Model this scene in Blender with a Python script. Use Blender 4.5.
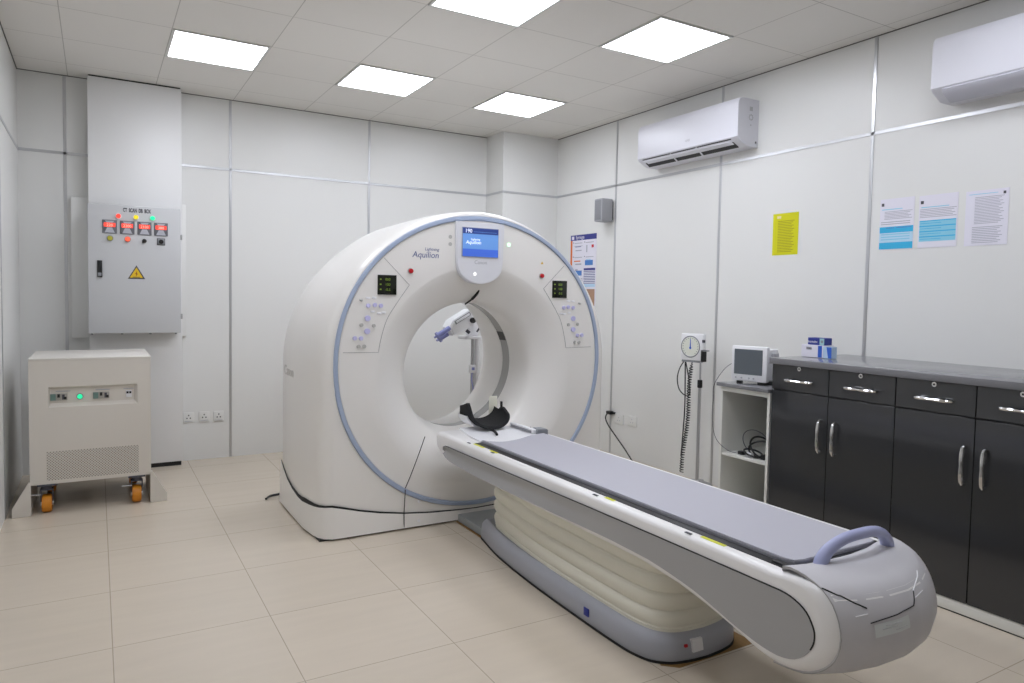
import bpy, bmesh, math
from mathutils import Vector, Matrix
V = Vector
sc = bpy.context.scene
for o in list(bpy.data.objects): bpy.data.objects.remove(o)

# ------------------------------------------------------------------ camera
F, YAW, PIT, ROL, CY = 708.14, -.531, -.0482, .0183, -9.836
cd = bpy.data.cameras.new('camera'); cam = bpy.data.objects.new('camera', cd)
sc.collection.objects.link(cam); sc.camera = cam
fw = V((-math.sin(YAW)*math.cos(PIT), math.cos(YAW)*math.cos(PIT), math.sin(PIT)))
rt = V((math.cos(YAW), math.sin(YAW), 0)); up = rt.cross(fw)
c, s = math.cos(ROL), math.sin(ROL)
rt2 = rt*c + up*s; up2 = up*c - rt*s
M = Matrix((rt2, up2, -fw)).transposed().to_4x4(); M.translation = V((0, 0, 1.434))
cam.matrix_world = M
cd.sensor_width = 36; cd.lens = F*36/1024; cd.shift_y = CY/1024; cd.clip_start = .02

# ------------------------------------------------------------------ world + exposure
w = bpy.data.worlds.new('world'); sc.world = w; w.use_nodes = True
w.node_tree.nodes['Background'].inputs[0].default_value = (.8, .85, .9, 1)
w.node_tree.nodes['Background'].inputs[1].default_value = .3
sc.view_settings.view_transform = 'Standard'; sc.view_settings.look = 'None'
sc.view_settings.exposure = 0.0; sc.view_settings.gamma = 1; sc.view_settings.use_curve_mapping = False
LIGHT = 12.2      # strength of the ceiling panels

# ------------------------------------------------------------------ materials
def srgb(c):
    if isinstance(c, str): c = [int(c[i:i+2], 16)/255 for i in (0, 2, 4)]
    return tuple((x/12.92 if x <= .04045 else ((x+.055)/1.055)**2.4) for x in c) + (1,)
MATS = {}
def mat(name, col, rough=.5, metal=0, emit=0, noise=0, nscale=8, bump=0, coat=0, trans=0):
    if name in MATS: return MATS[name]
    m = bpy.data.materials.new(name); m.use_nodes = True
    nt = m.node_tree; b = nt.nodes['Principled BSDF']
    col = srgb(col)
    b.inputs['Base Color'].default_value = col
    b.inputs['Roughness'].default_value = rough; b.inputs['Metallic'].default_value = metal
    if coat: b.inputs['Coat Weight'].default_value = coat; b.inputs['Coat Roughness'].default_value = .08
    if trans: b.inputs['Transmission Weight'].default_value = trans
    if emit:
        b.inputs['Emission Color'].default_value = col; b.inputs['Emission Strength'].default_value = emit
    if noise or bump:
        g = nt.nodes.new('ShaderNodeNewGeometry'); n = nt.nodes.new('ShaderNodeTexNoise')
        n.inputs['Scale'].default_value = nscale; n.inputs['Detail'].default_value = 4
        nt.links.new(g.outputs['Position'], n.inputs['Vector'])
        if noise:
            mx = nt.nodes.new('ShaderNodeMix'); mx.data_type = 'RGBA'
            mx.inputs['A'].default_value = tuple(x*(1-noise) for x in col[:3])+(1,)
            mx.inputs['B'].default_value = tuple(min(1, x*(1+noise)) for x in col[:3])+(1,)
            nt.links.new(n.outputs['Fac'], mx.inputs['Factor']); nt.links.new(mx.outputs['Result'], b.inputs['Base Color'])
        if bump:
            bp = nt.nodes.new('ShaderNodeBump'); bp.inputs['Strength'].default_value = bump; bp.inputs['Distance'].default_value = .01
            nt.links.new(n.outputs['Fac'], bp.inputs['Height']); nt.links.new(bp.outputs['Normal'], b.inputs['Normal'])
    MATS[name] = m; return m

def grid_mat(name, base, line, size, off, lw, rough, streak=0, bump=.3):
    m = bpy.data.materials.new(name); m.use_nodes = True; nt = m.node_tree; b = nt.nodes['Principled BSDF']
    N = nt.nodes.new; L = nt.links.new
    g = N('ShaderNodeNewGeometry'); mp = N('ShaderNodeMapping'); mp.inputs['Location'].default_value = (-off[0], -off[1], 0)
    L(g.outputs['Position'], mp.inputs['Vector'])
    br = N('ShaderNodeTexBrick'); br.offset = 0; br.squash = 1
    br.inputs['Scale'].default_value = 1; br.inputs['Mortar Size'].default_value = lw; br.inputs['Mortar Smooth'].default_value = .2
    br.inputs['Brick Width'].default_value = size; br.inputs['Row Height'].default_value = size; br.inputs['Bias'].default_value = 0
    L(mp.outputs['Vector'], br.inputs['Vector'])
    ca, cb = srgb(base), srgb(line)
    br.inputs['Color1'].default_value = ca; br.inputs['Color2'].default_value = tuple(x*.975 for x in ca[:3])+(1,)
    br.inputs['Mortar'].default_value = cb
    out = br.outputs['Color']
    if streak:
        m2 = N('ShaderNodeMapping'); m2.inputs['Scale'].default_value = (1.1, 9, 1); L(g.outputs['Position'], m2.inputs['Vector'])
        n = N('ShaderNodeTexNoise'); n.inputs['Scale'].default_value = 1.6; n.inputs['Detail'].default_value = 5; L(m2.outputs['Vector'], n.inputs['Vector'])
        r = N('ShaderNodeMapRange'); r.inputs['From Min'].default_value = .3; r.inputs['From Max'].default_value = .7
        r.inputs['To Min'].default_value = 1-streak; r.inputs['To Max'].default_value = 1+streak*.4; L(n.outputs['Fac'], r.inputs['Value'])
        mx = N('ShaderNodeVectorMath'); mx.operation = 'SCALE'; L(out, mx.inputs[0]); L(r.outputs['Result'], mx.inputs['Scale'])
        out = mx.outputs['Vector']
    L(out, b.inputs['Base Color'])
    bp = N('ShaderNodeBump'); bp.inputs['Strength'].default_value = bump; bp.inputs['Distance'].default_value = .002; bp.invert = True
    L(br.outputs['Fac'], bp.inputs['Height']); L(bp.outputs['Normal'], b.inputs['Normal'])
    b.inputs['Roughness'].default_value = rough
    MATS[name] = m; return m

FLOOR = grid_mat('beige_floor_tile', 'd1c5b3', 'a89c8a', .611, (.044, 5.638), .002, .25, streak=.03)
CEIL = grid_mat('ceiling_tile', 'e8e5df', 'b8b4ad', .6, (-.7767, 5.575), .0028, .6)
WALL = mat('wall_panel', 'e6e6e3', .35, noise=.012, nscale=1.5)
COLM = mat('column_paint', 'ebebea', .4)
ALU = mat('aluminium', 'c9cacc', .28, metal=.85)
GAP = mat('dark_gap', '1c1c1c', .7)
SHELL = mat('gantry_white', 'eeebe6', .3, coat=.25)
BLUE = mat('ring_blue', 'a8b5cd', .4)
SEAM = mat('seam_grey', 'a3a19e', .6)
DGREY = mat('scan_window_grey', 'acaba7', .22)
BLACK = mat('black_plastic', '101012', .35)
FOAM = mat('black_foam', '141416', .85, bump=.2, nscale=120)
DECKW = mat('table_white', 'eceae8', .35, coat=.15)
LAV = mat('lavender_grey', 'a6a5a4', .4)
CAPM = mat('end_cap_grey', 'c6c4c7', .5)
HANDLE = mat('lavender_handle', 'a9aed2', .4)
MATT = mat('mattress_grey', 'b5b4bc', .6, bump=.05, nscale=60)
RAIL = mat('rail_grey', '6e6f74', .4)
BELL = mat('bellows_cream', 'e2dfd0', .55, bump=.12, nscale=9)
BASEG = mat('base_grey', 'a6a8b0', .4)
BROWN = mat('brown_board', '8a6a3c', .8, noise=.2, nscale=40)
CAB = mat('cabinet_gloss', '333436', .12, coat=.4)
CABIN = mat('cabinet_carcass', '2b2b2d', .5)
TOP = mat('worktop_grey', '78787b', .22, coat=.3)
CHROME = mat('chrome', 'd8d8d8', .12, metal=1)
WHITE = mat('white_plastic', 'eeeef0', .35)
ACW = mat('ac_white', 'e0e0e7', .3)
SHELF = mat('shelf_white', 'e8e8e2', .45)
UPSM = mat('ups_cream', 'd8d2c8', .5)
GREY = mat('cabinet_steel_grey', 'c9cacb', .45)
GREYD = mat('steel_grey_dark', '8c8f93', .45)
RED = mat('red', 'c8202a', .4); REDL = mat('red_lit', 'ff4a3a', .4, emit=.7)
ORAL = mat('orange_lit', 'ff6a4c', .4, emit=.5)
YELL = mat('yellow_lit', 'f0dc28', .4, emit=.4); OLIV = mat('olive_lamp', 'b9b43c', .4)
GRNL = mat('green_lit', '28e0a0', .4, emit=.8)
YEL = mat('yellow_label', 'e8c020', .5); LIME = mat('lime_label', 'd6d83a', .5)
ORANGE = mat('caster_orange', 'd98a1e', .45)
PAPER = mat('paper', 'e8e6f0', .7); PYEL = mat('yellow_paper', 'd6d400', .7); PYEL2 = mat('yellow_print', 'a8a010', .7)
INK = mat('ink_grey', 'b4b4be', .7); INKD = mat('ink_dark', '4a4a52', .7)
CYAN = mat('print_cyan', '35b4e2', .6); CYAN2 = mat('print_pale_cyan', 'bcdcf2', .6); CYAN3 = mat('print_mid_cyan', '8ccfe8', .6)
NAVY = mat('print_navy', '3a3f8c', .6); PORG = mat('print_orange', 'e2742a', .6); PBLUE = mat('print_blue', '4f82c8', .6); PBRN = mat('print_tan', 'b08c72', .6)
SOCK = mat('socket_white', 'e6e6e2', .35)
STEEL = mat('steel_tube', 'b2b2b4', .3, metal=.7)
DISP = mat('display_black', '12160c', .2); DGRN = mat('display_digit', '7d9836', .4, emit=.12)
SCR1 = mat('screen_blue', '6fa0e4', .3, emit=.2); SCR2 = mat('screen_navy', '2f4488', .3, emit=.25); SCR3 = mat('screen_blue_deep', '4a72dc', .3, emit=.2)
SCRT = mat('screen_text', 'e8f0ff', .4, emit=.7)
BTN = mat('button_lavender', 'ccc9ee', .35); BTNW = mat('button_white', 'f2f2f4', .35); BTNG = mat('button_grey', 'bfbdb8', .35)
TXT = mat('lettering_navy', '5a6494', .5); TXTG = mat('lettering_grey', 'b8b8bc', .5)
GLASSG = mat('monitor_screen', '5f666c', .25)
BLUEB = mat('box_blue', '2f62c8', .5); BLUEN = mat('box_navy', '27358c', .5); PALEB = mat('box_pale', 'b8cfe8', .5)
SYR = mat('syringe_lavender', '8a90c8', .3)
def light_mat():
    m = bpy.data.materials.new('light_diffuser'); m.use_nodes = True; b = m.node_tree.nodes['Principled BSDF']
    b.inputs['Base Color'].default_value = (.9, .9, .9, 1); b.inputs['Emission Color'].default_value = (.868, .90, 1, 1)
    b.inputs['Emission Strength'].default_value = LIGHT; return m
LITE = light_mat()

# ------------------------------------------------------------------ mesh builder
class B:
    def __init__(s): s.bm = bmesh.new(); s.mats = []
    def mi(s, m):
        if m not in s.mats: s.mats.append(m)
        return s.mats.index(m)
    def merge(s, t, m):
        i = s.mi(m)
        for f in t.faces: f.material_index = i
        me = bpy.data.meshes.new('t'); t.to_mesh(me); t.free(); s.bm.from_mesh(me); bpy.data.meshes.remove(me)
        return s
    def box(s, a, b, m, bev=0, seg=2):
        t = bmesh.new(); a = V(a); b = V(b)
        lo = V([min(a[i], b[i]) for i in range(3)]); hi = V([max(a[i], b[i]) for i in range(3)])
        mt = Matrix.Translation((lo+hi)/2) @ Matrix.Diagonal((*(hi-lo), 1))
        bmesh.ops.create_cube(t, size=1, matrix=mt)
        if bev: bmesh.ops.bevel(t, geom=list(t.edges), offset=bev, segments=seg, affect='EDGES', profile=.5)
        return s.merge(t, m)
    def prism(s, pts, ax, a, b, m, bev=0):
        """pts: 2D outline; ax: axis normal to it; extruded from a to b"""
        t = bmesh.new()
        def P(p, q):
            return {0: (q, p[0], p[1]), 1: (p[0], q, p[1]), 2: (p[0], p[1], q)}[ax]
        A = [t.verts.new(P(p, a)) for p in pts]; C = [t.verts.new(P(p, b)) for p in pts]
        n = len(pts); t.faces.new(A); t.faces.new(C[::-1])
        for i in range(n): t.faces.new((A[i], C[i], C[(i+1) % n], A[(i+1) % n]))
        bmesh.ops.recalc_face_normals(t, faces=t.faces)
        if bev: bmesh.ops.bevel(t, geom=[e for e in t.edges if (e.verts[0] in A) == (e.verts[1] in A)], offset=bev, segments=2, affect='EDGES')
        return s.merge(t, m)
    def cyl(s, p, q, r, m, r2=None, n=20, bev=0):
        p = V(p); q = V(q); d = q-p; t = bmesh.new()
        rot = d.to_track_quat('Z', 'Y').to_matrix().to_4x4()
        bmesh.ops.create_cone(t, cap_ends=True, segments=n, radius1=r, radius2=r if r2 is None else r2, depth=d.length, matrix=Matrix.Translation((p+q)/2) @ rot)
        if bev:
            es = [e for e in t.edges if len([f for f in e.link_faces if len(f.verts) > 4]) == 1]
            bmesh.ops.bevel(t, geom=es, offset=bev, segments=2, affect='EDGES')
        return s.merge(t, m)
    def sph(s, c, r, m, sc_=(1, 1, 1)):
        t = bmesh.new(); bmesh.ops.create_uvsphere(t, u_segments=16, v_segments=10, radius=r, matrix=Matrix.Translation(V(c)) @ Matrix.Diagonal((*sc_, 1)))
        return s.merge(t, m)
    def loft(s, loops, m, close=True, cap0=False, cap1=False, closed_u=False):
        t = bmesh.new(); R = [[t.verts.new(p) for p in l] for l in loops]; n = len(R[0])
        for k in range(len(R)-1 + (1 if closed_u else 0)):
            a, b = R[k], R[(k+1) % len(R)]
            for i in range(n if close else n-1):
                try: t.faces.new((a[i], a[(i+1) % n], b[(i+1) % n], b[i]))
                except ValueError: pass
        if cap0: t.faces.new(R[0][::-1])
        if cap1: t.faces.new(R[-1])
        bmesh.ops.recalc_face_normals(t, faces=t.faces)
        return s.merge(t, m)
    def tube(s, path, r, m, n=8, closed=False):
        P = [V(p) for p in path]; N = len(P); loops = []
        prev = None
        for i, p in enumerate(P):
            if closed: d = P[(i+1) % N]-P[i-1]
            else: d = P[min(i+1, N-1)]-P[max(i-1, 0)]
            d.normalize()
            if prev is None:
                a = V((0, 0, 1)) if abs(d.z) < .9 else V((1, 0, 0)); u = d.cross(a).normalized()
            else: u = (prev - d*prev.dot(d)).normalized()
            prev = u; v = d.cross(u); rr = r[i] if isinstance(r, (list, tuple)) else r
            loops.append([p + (u*math.cos(2*math.pi*k/n) + v*math.sin(2*math.pi*k/n))*rr for k in range(n)])
        return s.loft(loops, m, cap0=not closed, cap1=not closed, closed_u=closed)
    def text(s, body, org, right, upv, size, m, align='LEFT', depth=.0008, shear=0, bold=0, sx=1):
        cu = bpy.data.curves.new('t', 'FONT'); cu.body = body; cu.size = size; cu.align_x = align; cu.extrude = depth/2; cu.shear = shear; cu.resolution_u = 3; cu.offset = bold
        ob = bpy.data.objects.new('t', cu); sc.collection.objects.link(ob)
        dg = bpy.context.evaluated_depsgraph_get(); me = bpy.data.meshes.new_from_object(ob.evaluated_get(dg))
        r = V(right).normalized(); u = V(upv).normalized(); mt = Matrix((r, u, r.cross(u))).transposed().to_4x4(); mt.translation = V(org)
        me.transform(mt @ Matrix.Diagonal((sx, 1, 1, 1))); t = bmesh.new(); t.from_mesh(me)
        bpy.data.objects.remove(ob); bpy.data.curves.remove(cu); bpy.data.meshes.remove(me)
        return s.merge(t, m)
    def build(s, name, parent=None, smooth=40):
        o = V((0, 0, 0)); p = parent
        while p: o += p.location; p = p.parent
        bmesh.ops.translate(s.bm, verts=s.bm.verts, vec=-o)
        me = bpy.data.meshes.new(name); s.bm.to_mesh(me); s.bm.free()
        for m in s.mats: me.materials.append(m)
        for f in me.polygons: f.use_smooth = smooth > 0
        if smooth: me.set_sharp_from_angle(angle=math.radians(smooth))
        ob = bpy.data.objects.new(name, me); sc.collection.objects.link(ob); ob.parent = parent
        return ob
def thing(name, loc, label, cat, group=None):
    o = bpy.data.objects.new(name, None); sc.collection.objects.link(o); o.location = loc; o.empty_display_size = .05
    return tag(o, label, cat, group)
def tag(o, label, cat, group=None):
    o['label'] = label; o['category'] = cat
    if group: o['group'] = group
    return o
def struct(o): o['kind'] = 'structure'; return o
def lab(o, t): o['label'] = t; return o
def copy_tree(o, off, label=None, group=None):
    r = o.copy(); sc.collection.objects.link(r); r.location = o.location + V(off)
    if label: r['label'] = label
    if group: r['group'] = group
    def rec(a, b):
        for ch in [x for x in bpy.data.objects if x.parent == a and x not in made]:
            q = ch.copy(); sc.collection.objects.link(q); q.parent = b; made.add(q); rec(ch, q)
    made = {r}; rec(o, r); return r
def arc(cx, cy, r, a0, a1, n):
    return [(cx+r*math.cos(math.radians(a0+(a1-a0)*i/n)), cy+r*math.sin(math.radians(a0+(a1-a0)*i/n))) for i in range(n+1)]
def interp(tab, x):
    if x <= tab[0][0]: return tab[0][1]
    for (a, b), (c, d) in zip(tab, tab[1:]):
        if x <= c: return b+(d-b)*(x-a)/(c-a)
    return tab[-1][1]
def smooth_path(P, n=8):
    P = [V(p) for p in P]; out = []
    for i in range(len(P)-1):
        a, b, c, d = P[max(i-1, 0)], P[i], P[i+1], P[min(i+2, len(P)-1)]
        for k in range(n):
            t = k/n
            out.append(.5*((2*b)+(c-a)*t+(2*a-5*b+4*c-d)*t*t+(3*b-a-3*c+d)*t**3))
    return out+[P[-1]]

# ------------------------------------------------------------------ room
XL, XR, YB, YF, ZC, ZB = -.502, 4.14, 6.522, -1.6, 3.075, 2.483
struct(B().box((XL-.1, YF-.1, -.1), (XR+.1, YB+.1, 0), FLOOR).build('floor', smooth=0))
struct(B().box((XL-.1, YF-.1, ZC), (XR+.1, YB+.1, ZC+.1), CEIL).build('ceiling', smooth=0))
struct(B().box((XL-.1, YF-.1, 0), (XL, YB+.1, ZC), WALL).build('wall_left', smooth=0))
struct(B().box((XR, YF-.1, 0), (XR+.1, YB+.1, ZC), WALL).build('wall_right', smooth=0))
struct(B().box((XL, YB, 0), (XR, YB+.1, ZC), WALL).build('wall_back', smooth=0))
struct(B().box((XL, YF-.1, 0), (XR, YF, ZC), WALL).build('wall_front', smooth=0))
struct(B().box((3.49, 6.173, 0), (XR, YB, ZC), WALL).build('wall_corner_column', smooth=0))
b = B().box((-.047, 6.37, 0.035), (.605, YB, ZC-.012), COLM, .003); b.box((-.04, 6.38, 0), (.595, YB, .035), GAP).box((-.04, 6.38, ZC-.012), (.598, YB, ZC), GAP)
struct(b.build('wall_back_column'))
struct(B().box((-.165, 6.47, 1.06), (.645, YB, 2.15), WALL, .002).build('wall_meter_panel'))
# aluminium joint strips
tn = [0]
def trim(a, bb, name=None):
    tn[0] += 1
    struct(B().box(a, bb, ALU, .001, 1).build('trim_%d' % tn[0]))
W_ = .011; T_ = .004
for x in (-.2, 1.0, 2.232): trim((x-W_, YB-T_, 0), (x+W_, YB, ZC))
for xa, xb in ((XL, -.047), (.605, 3.49)): trim((xa, YB-T_, ZB-W_), (xb, YB, ZB+W_))
trim((3.49-T_, 6.173-T_, ZB-W_), (3.49, YB, ZB+W_)); trim((3.49, 6.173-T_, ZB-W_), (XR, 6.173, ZB+W_))
for y in (5.2, 3.93, 2.698, 1.45, .2, -1.0): trim((XR-T_, y-W_, 0), (XR, y+W_, ZC))
trim((XR-T_, YF, ZB-W_), (XR, 6.173, ZB+W_)); trim((XL, YF, ZB-W_), (XL+T_, YB, ZB+W_))
for y in (5.33, 4.1, 2.87, 1.6): trim((XL, y-W_, 0), (XL+T_, y+W_, ZC))
# thin dark shadow gaps along the ceiling edge
for a, bb in (((XR-.006, YF, ZC-.005), (XR, 6.173, ZC)), ((XL, YB-.006, ZC-.005), (3.49, YB, ZC)), ((XL, YF, ZC-.006), (XL+.006, YB, ZC))):
    tn[0] += 1; struct(B().box(a, bb, mat('ceiling_gap', '6e6c68', .8)).build('trim_%d' % tn[0]))

# ------------------------------------------------------------------ ceiling lights
GX, GY = -.7767, 5.575
def light_at(i, j): return V((GX+.6*i+.3, GY-.6*j-.3, ZC))
p0 = light_at(2, 0)
L0 = thing('ceiling_light', p0, 'square white LED panel in the ceiling, nearest the left wall above the electrical cabinet', 'ceiling light', 'square LED panels in the ceiling')
b = B(); h = .277
for a, bb in (((-.3, -.3), (.3, -h)), ((-.3, h), (.3, .3)), ((-.3, -h), (-h, h)), ((h, -h), (.3, h))):
    b.box((p0.x+a[0]+.003, p0.y+a[1]+.003, ZC-.008), (p0.x+bb[0]-.003, p0.y+bb[1]-.003, ZC), mat('light_frame', 'd8d8d4', .5), .001, 1)
b.build('frame', L0)
B().box((p0.x-h, p0.y-h, ZC-.005), (p0.x+h, p0.y+h, ZC-.001), LITE).build('diffuser', L0, smooth=0)
for (i, j), t in {(4, 0): 'small-looking square LED ceiling panel in the middle of the back row, above the scanner', (6, 0): 'square LED ceiling panel in the back right corner, before the corner column',
                  (4, 3): 'LED ceiling panel cut by the top edge of the photo, over the scanner screen', (6, 3): 'largest-looking LED ceiling panel, in front of the complete air conditioner',
                  (2, 3): 'LED ceiling panel over the floor left of the table, outside the photo', (2, 6): 'LED ceiling panel nearest the left wall in the front row, outside the photo',
                  (4, 6): 'LED ceiling panel above the table end, outside the photo', (6, 6): 'LED ceiling panel above the dark cabinets, outside the photo'}.items():
    copy_tree(L0, light_at(i, j)-p0, t)

# ------------------------------------------------------------------ CT gantry
CX, CZ = 2.133, 1.03; MX = 2.110; BX, BZ = 2.125, .932
G = thing('ct_scanner_gantry', (CX, 4.45, 0), 'large white ring-shaped CT scanner gantry with pale blue ring and round opening', 'CT scanner')
RT = [(0, 1.046), (11, 1.033), (24, 1.010), (39, .984), (50, .969), (70, .960), (90, .957)]
HW = 1.046
ang = sorted([2*math.pi*k/200 for k in range(200)] + [math.pi+math.atan2(CZ, HW), 2*math.pi-math.atan2(CZ, HW)])
def outline(y, inset, zmin=0.012, flat=0):
    out = []
    for t in ang:
        c_, s_ = math.cos(t), math.sin(t); d = math.degrees(math.asin(min(1, abs(s_))))
        if s_ >= 0:
            ins = inset*(1-.75*min(1, d/90)**.8)
            r = interp(RT, d)-ins-flat*min(1, d/60); out.append((CX+r*c_, y, CZ+r*s_))
        else:
            hw = HW-inset; r1 = hw/abs(c_) if abs(c_) > 1e-6 else 1e9; r2 = (CZ-zmin)/abs(s_); r = min(r1, r2)
            out.append((CX+r*c_, y, CZ+r*s_))
    return out
def ell(y, a, bb, cx=CX, cz=CZ): return [(cx+a*math.cos(t), y, cz+bb*math.sin(t)) for t in ang]
def rell(y, d):
    o = []
    for t in ang:
        c_, s_ = math.cos(t), math.sin(t); a, bb = .955-d, .930-d; e = 2.06
        r = (abs(c_/a)**e+abs(s_/bb)**e)**(-1/e); o.append((2.123+r*c_, y, 1.018+r*s_))
    return o
loops = [ell(4.96, .56, .56, BX, BZ), outline(4.97, .10), outline(4.965, .04, flat=.012), outline(4.94, .01, flat=.012), outline(4.90, 0, flat=.010), outline(4.6, 0, flat=.004), outline(4.30, 0),
         outline(4.22, .006), outline(4.14, .016), outline(4.08, .03), outline(4.045, .05), outline(4.027, .075), outline(4.02, .097)]
loops += [rell(4.02, 0), rell(4.024, .003), rell(4.024, .031), rell(4.02, .034)]
def mixl(k): # between ring centre and bore centre
    return [tuple(V(a).lerp(V(c2), k)) for a, c2 in zip(rell(4.02, .036), ell(4.02, .70, .70, BX, BZ))]
loops += [mixl(.35), mixl(.7), ell(4.02, .70, .70, BX, BZ)]
def bz(y): return interp([(4.05, BZ), (4.2, .941), (4.39, .976), (4.51, .976), (4.8, .986), (5, .986)], y)
for r, y in ((.69, 4.0215), (.67, 4.026), (.64, 4.036), (.60, 4.056), (.56, 4.083), (.525, 4.106), (.492, 4.134), (.472, 4.157), (.459, 4.180), (.449, 4.22), (.443, 4.27), (.438, 4.33), (.436, 4.392), (.442, 4.394), (.442, 4.499), (.438, 4.501), (.450, 4.60), (.474, 4.80), (.486, 4.86), (.51, 4.93), (.56, 4.96)):
    loops.append(ell(y, r, r, BX, bz(y)))
B().loft(loops, SHELL).build('housing', G, 50)
# blue ring
b = B(); b.loft([rell(4.022, .003), rell(4.012, .006), rell(4.010, .017), rell(4.012, .028), rell(4.022, .031)], BLUE)
lab(b.build('accent_ring', G), 'pale blue ring around the front face')
b = B(); b.loft([ell(4.396, .4415, .4415, BX, .976), ell(4.400, .438, .438, BX, .976), ell(4.493, .438, .438, BX, .976), ell(4.497, .4415, .4415, BX, .976)], DGREY)
w_ = b.build('scan_window', G)
b = B(); l1, l2 = [], []
for k in range(9):
    t = math.radians(20+9*k/8)
    l1.append((BX+.436*math.cos(t), 4.40, .976+.436*math.sin(t))); l2.append((BX+.436*math.cos(t), 4.493, .976+.436*math.sin(t)))
b.loft([l1, l2], BLACK, close=False); b.build('dark_window_patch', w_)
# base skirt seam: plan path around the left side, chamfer and front with seam height
LP = [(1.084, 4.93, .295), (1.084, 4.87, .265), (1.084, 4.753, .212), (1.084, 4.613, .182), (1.084, 4.456, .168), (1.084, 4.356, .172), (1.084, 4.30, .180), (1.090, 4.22, .185), (1.099, 4.14, .190), (1.113, 4.075, .196),
      (1.135, 4.038, .200), (1.17, 4.018, .202), (1.217, 4.016, .190), (1.338, 4.016, .156), (1.462, 4.016, .128), (1.616, 4.016, .102), (1.79, 4.016, .084), (1.977, 4.016, .074), (2.11, 4.016, .070)]
full = LP + [(2*MX-x+(CX-MX)*2*(1 if x < 1.2 else 0), y, z) for x, y, z in LP[-2::-1]]
wd = []
for i, (x, y, z) in enumerate(full):
    j = min(i, len(full)-1-i); wd.append([.002, .004, .006, .008, .010, .013, .014, .012, .009, .007, .006, .006, .006, .005, .005, .004, .004, .003, .003][j])
cxm = CX
def off(x, y, d):   # push a plan point outwards
    n = V((x-cxm, 0, 0)); 
    if y < 4.02: return (x, y-d)
    sx = -1 if x < cxm else 1
    if y > 4.29: return (x+sx*d, y)
    return (x+sx*d*.8, y-d*.4)
# black seam band
b = B(); lo = []
for (x, y, z), q in zip(full, wd):
    ox, oy = off(x, y, .0035); lo.append([(x, y, z-q), (ox, oy, z-q), (ox, oy, z+q), (x, y, z+q)])
b.loft(lo, GAP, cap0=True, cap1=True); b.build('seam', G)
b = B(); lo = []
for (x, y, z), q in zip(full, wd):
    ox, oy = off(x, y, .005); fx, fy = off(x, y, .014)
    lo.append([(x, y, .012), (fx, fy, .012), (ox, oy, z-q), (x, y, z-q)])
b.loft(lo, SHELL, cap0=True, cap1=True); b.build('base_skirt', G)
b = B(); b.box((1.10, 4.03, 0), (3.165, 4.96, .0125), GAP); b.build('dark_floor_gap', G)  # black slab stands in for the shadow between housing and floor
# thin panel joints on the face
def strip(pts, wdt, m, y=4.0185, closed=False):
    bb = B(); bb.tube([(x, y, z) for x, z in pts], wdt, m, 6, closed); return bb
def bez2(pts, n=6): return [(p.x, p.y) for p in smooth_path([(a, c_, 0) for a, c_ in pts], n)]
pan = [(-.66, 1.655), (-.498, 1.498), (-.53, 1.455), (-.569, 1.400), (-.639, 1.290), (-.676, 1.171), (-.690, 1.094)]
pl = [(pan[0])]+bez2(pan[1:])+[(-.905, 1.097)]
for sgn, nm in ((1, 'control_panel'), (-1, 'control_panel')):
    P = [(CX+sgn*x - (0 if sgn == 1 else .03), z) for x, z in pl]
    cp = strip(P, .0016, SEAM, y=4.0195).build(nm, G)
    O = lambda x, z: (CX+sgn*x-(0 if sgn == 1 else .045), z)
    # display
    x0, z0 = O(-.70, 1.437); x1, z1 = O(-.583, 1.554)
    if x0 > x1: x0, x1 = x1, x0
    b = B(); b.box((x0, 4.012, z0), (x1, 4.021, z1), DISP, .002)
    for k in range(3):
        b.text('000'[:3] if k == 0 else ('100' if k == 1 else '-0.5'), (x0+.045, 4.0115, z1-.034-k*.03), (1, 0, 0), (0, 0, 1), .022, DGRN)
        b.box((x0+.012, 4.0114, z1-.03-k*.03), (x0+.022, 4.0122, z1-.022-k*.03), DGRN)
    b.build('position_display', cp)
    if sgn == 1:
        b = B()
    for (x, z) in ((-.757, 1.371), (-.716, 1.375), (-.679, 1.371), (-.76, 1.296), (-.762, 1.220), (-.836, 1.18), (-.799, 1.179)):
        xx, zz = O(x, z); B().cyl((xx, 4.021, zz), (xx, 4.009, zz), .0125 if abs(z-1.26) > .05 else .017, BTN, n=16, bev=.002).build('button', cp)
    for (x, z) in ((-.797, 1.257), (-.722, 1.253), (-.813, 1.131), (-.779, 1.131)):
        xx, zz = O(x, z); B().cyl((xx, 4.021, zz), (xx, 4.009, zz), .011, BTNG, n=16, bev=.002).build('button', cp)
    for (x, z) in ((-.758, 1.416), (-.72, 1.417), (-.728, 1.336), (-.688, 1.326), (-.66, 1.330)):
        xx, zz = O(x, z); B().box((xx-.013, 4.0165, zz-.006), (xx+.013, 4.021, zz+.006), BTNW, .001).build('label_strip', cp)
    xx, zz = O(-.806, 1.405); B().cyl((xx, 4.021, zz), (xx+.01, 4.008, zz-.006), .006, BTNG).build('indicator', cp)
    # emergency stop
    xx, zz = O(-.493, 1.583); b = B(); b.cyl((xx, 4.021, zz), (xx, 4.016, zz), .018, BTNG, n=20); b.cyl((xx, 4.016, zz), (xx, 4.000, zz), .0135, RED, n=20, bev=.003)
    lab(b.build('emergency_button', G), 'red emergency stop button')
B().prism([(CX+.452-.010, 1.662), (CX+.452+.010, 1.662), (CX+.452, 1.680)], 1, 4.0185, 4.021, YEL).build('warning_sticker', G)
B().cyl((CX+.191, 4.021, 1.776), (CX+.191, 4.014, 1.776), .012, mat('green_white_lit', 'c8ffd0', .4, emit=1.2), bev=.002).build('indicator_lamp', G)
for z in (1.804, 1.759): B().cyl((CX-.23, 4.021, z), (CX-.23, 4.018, z), .012, BTNG, n=16).build('round_marking', G)
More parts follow.
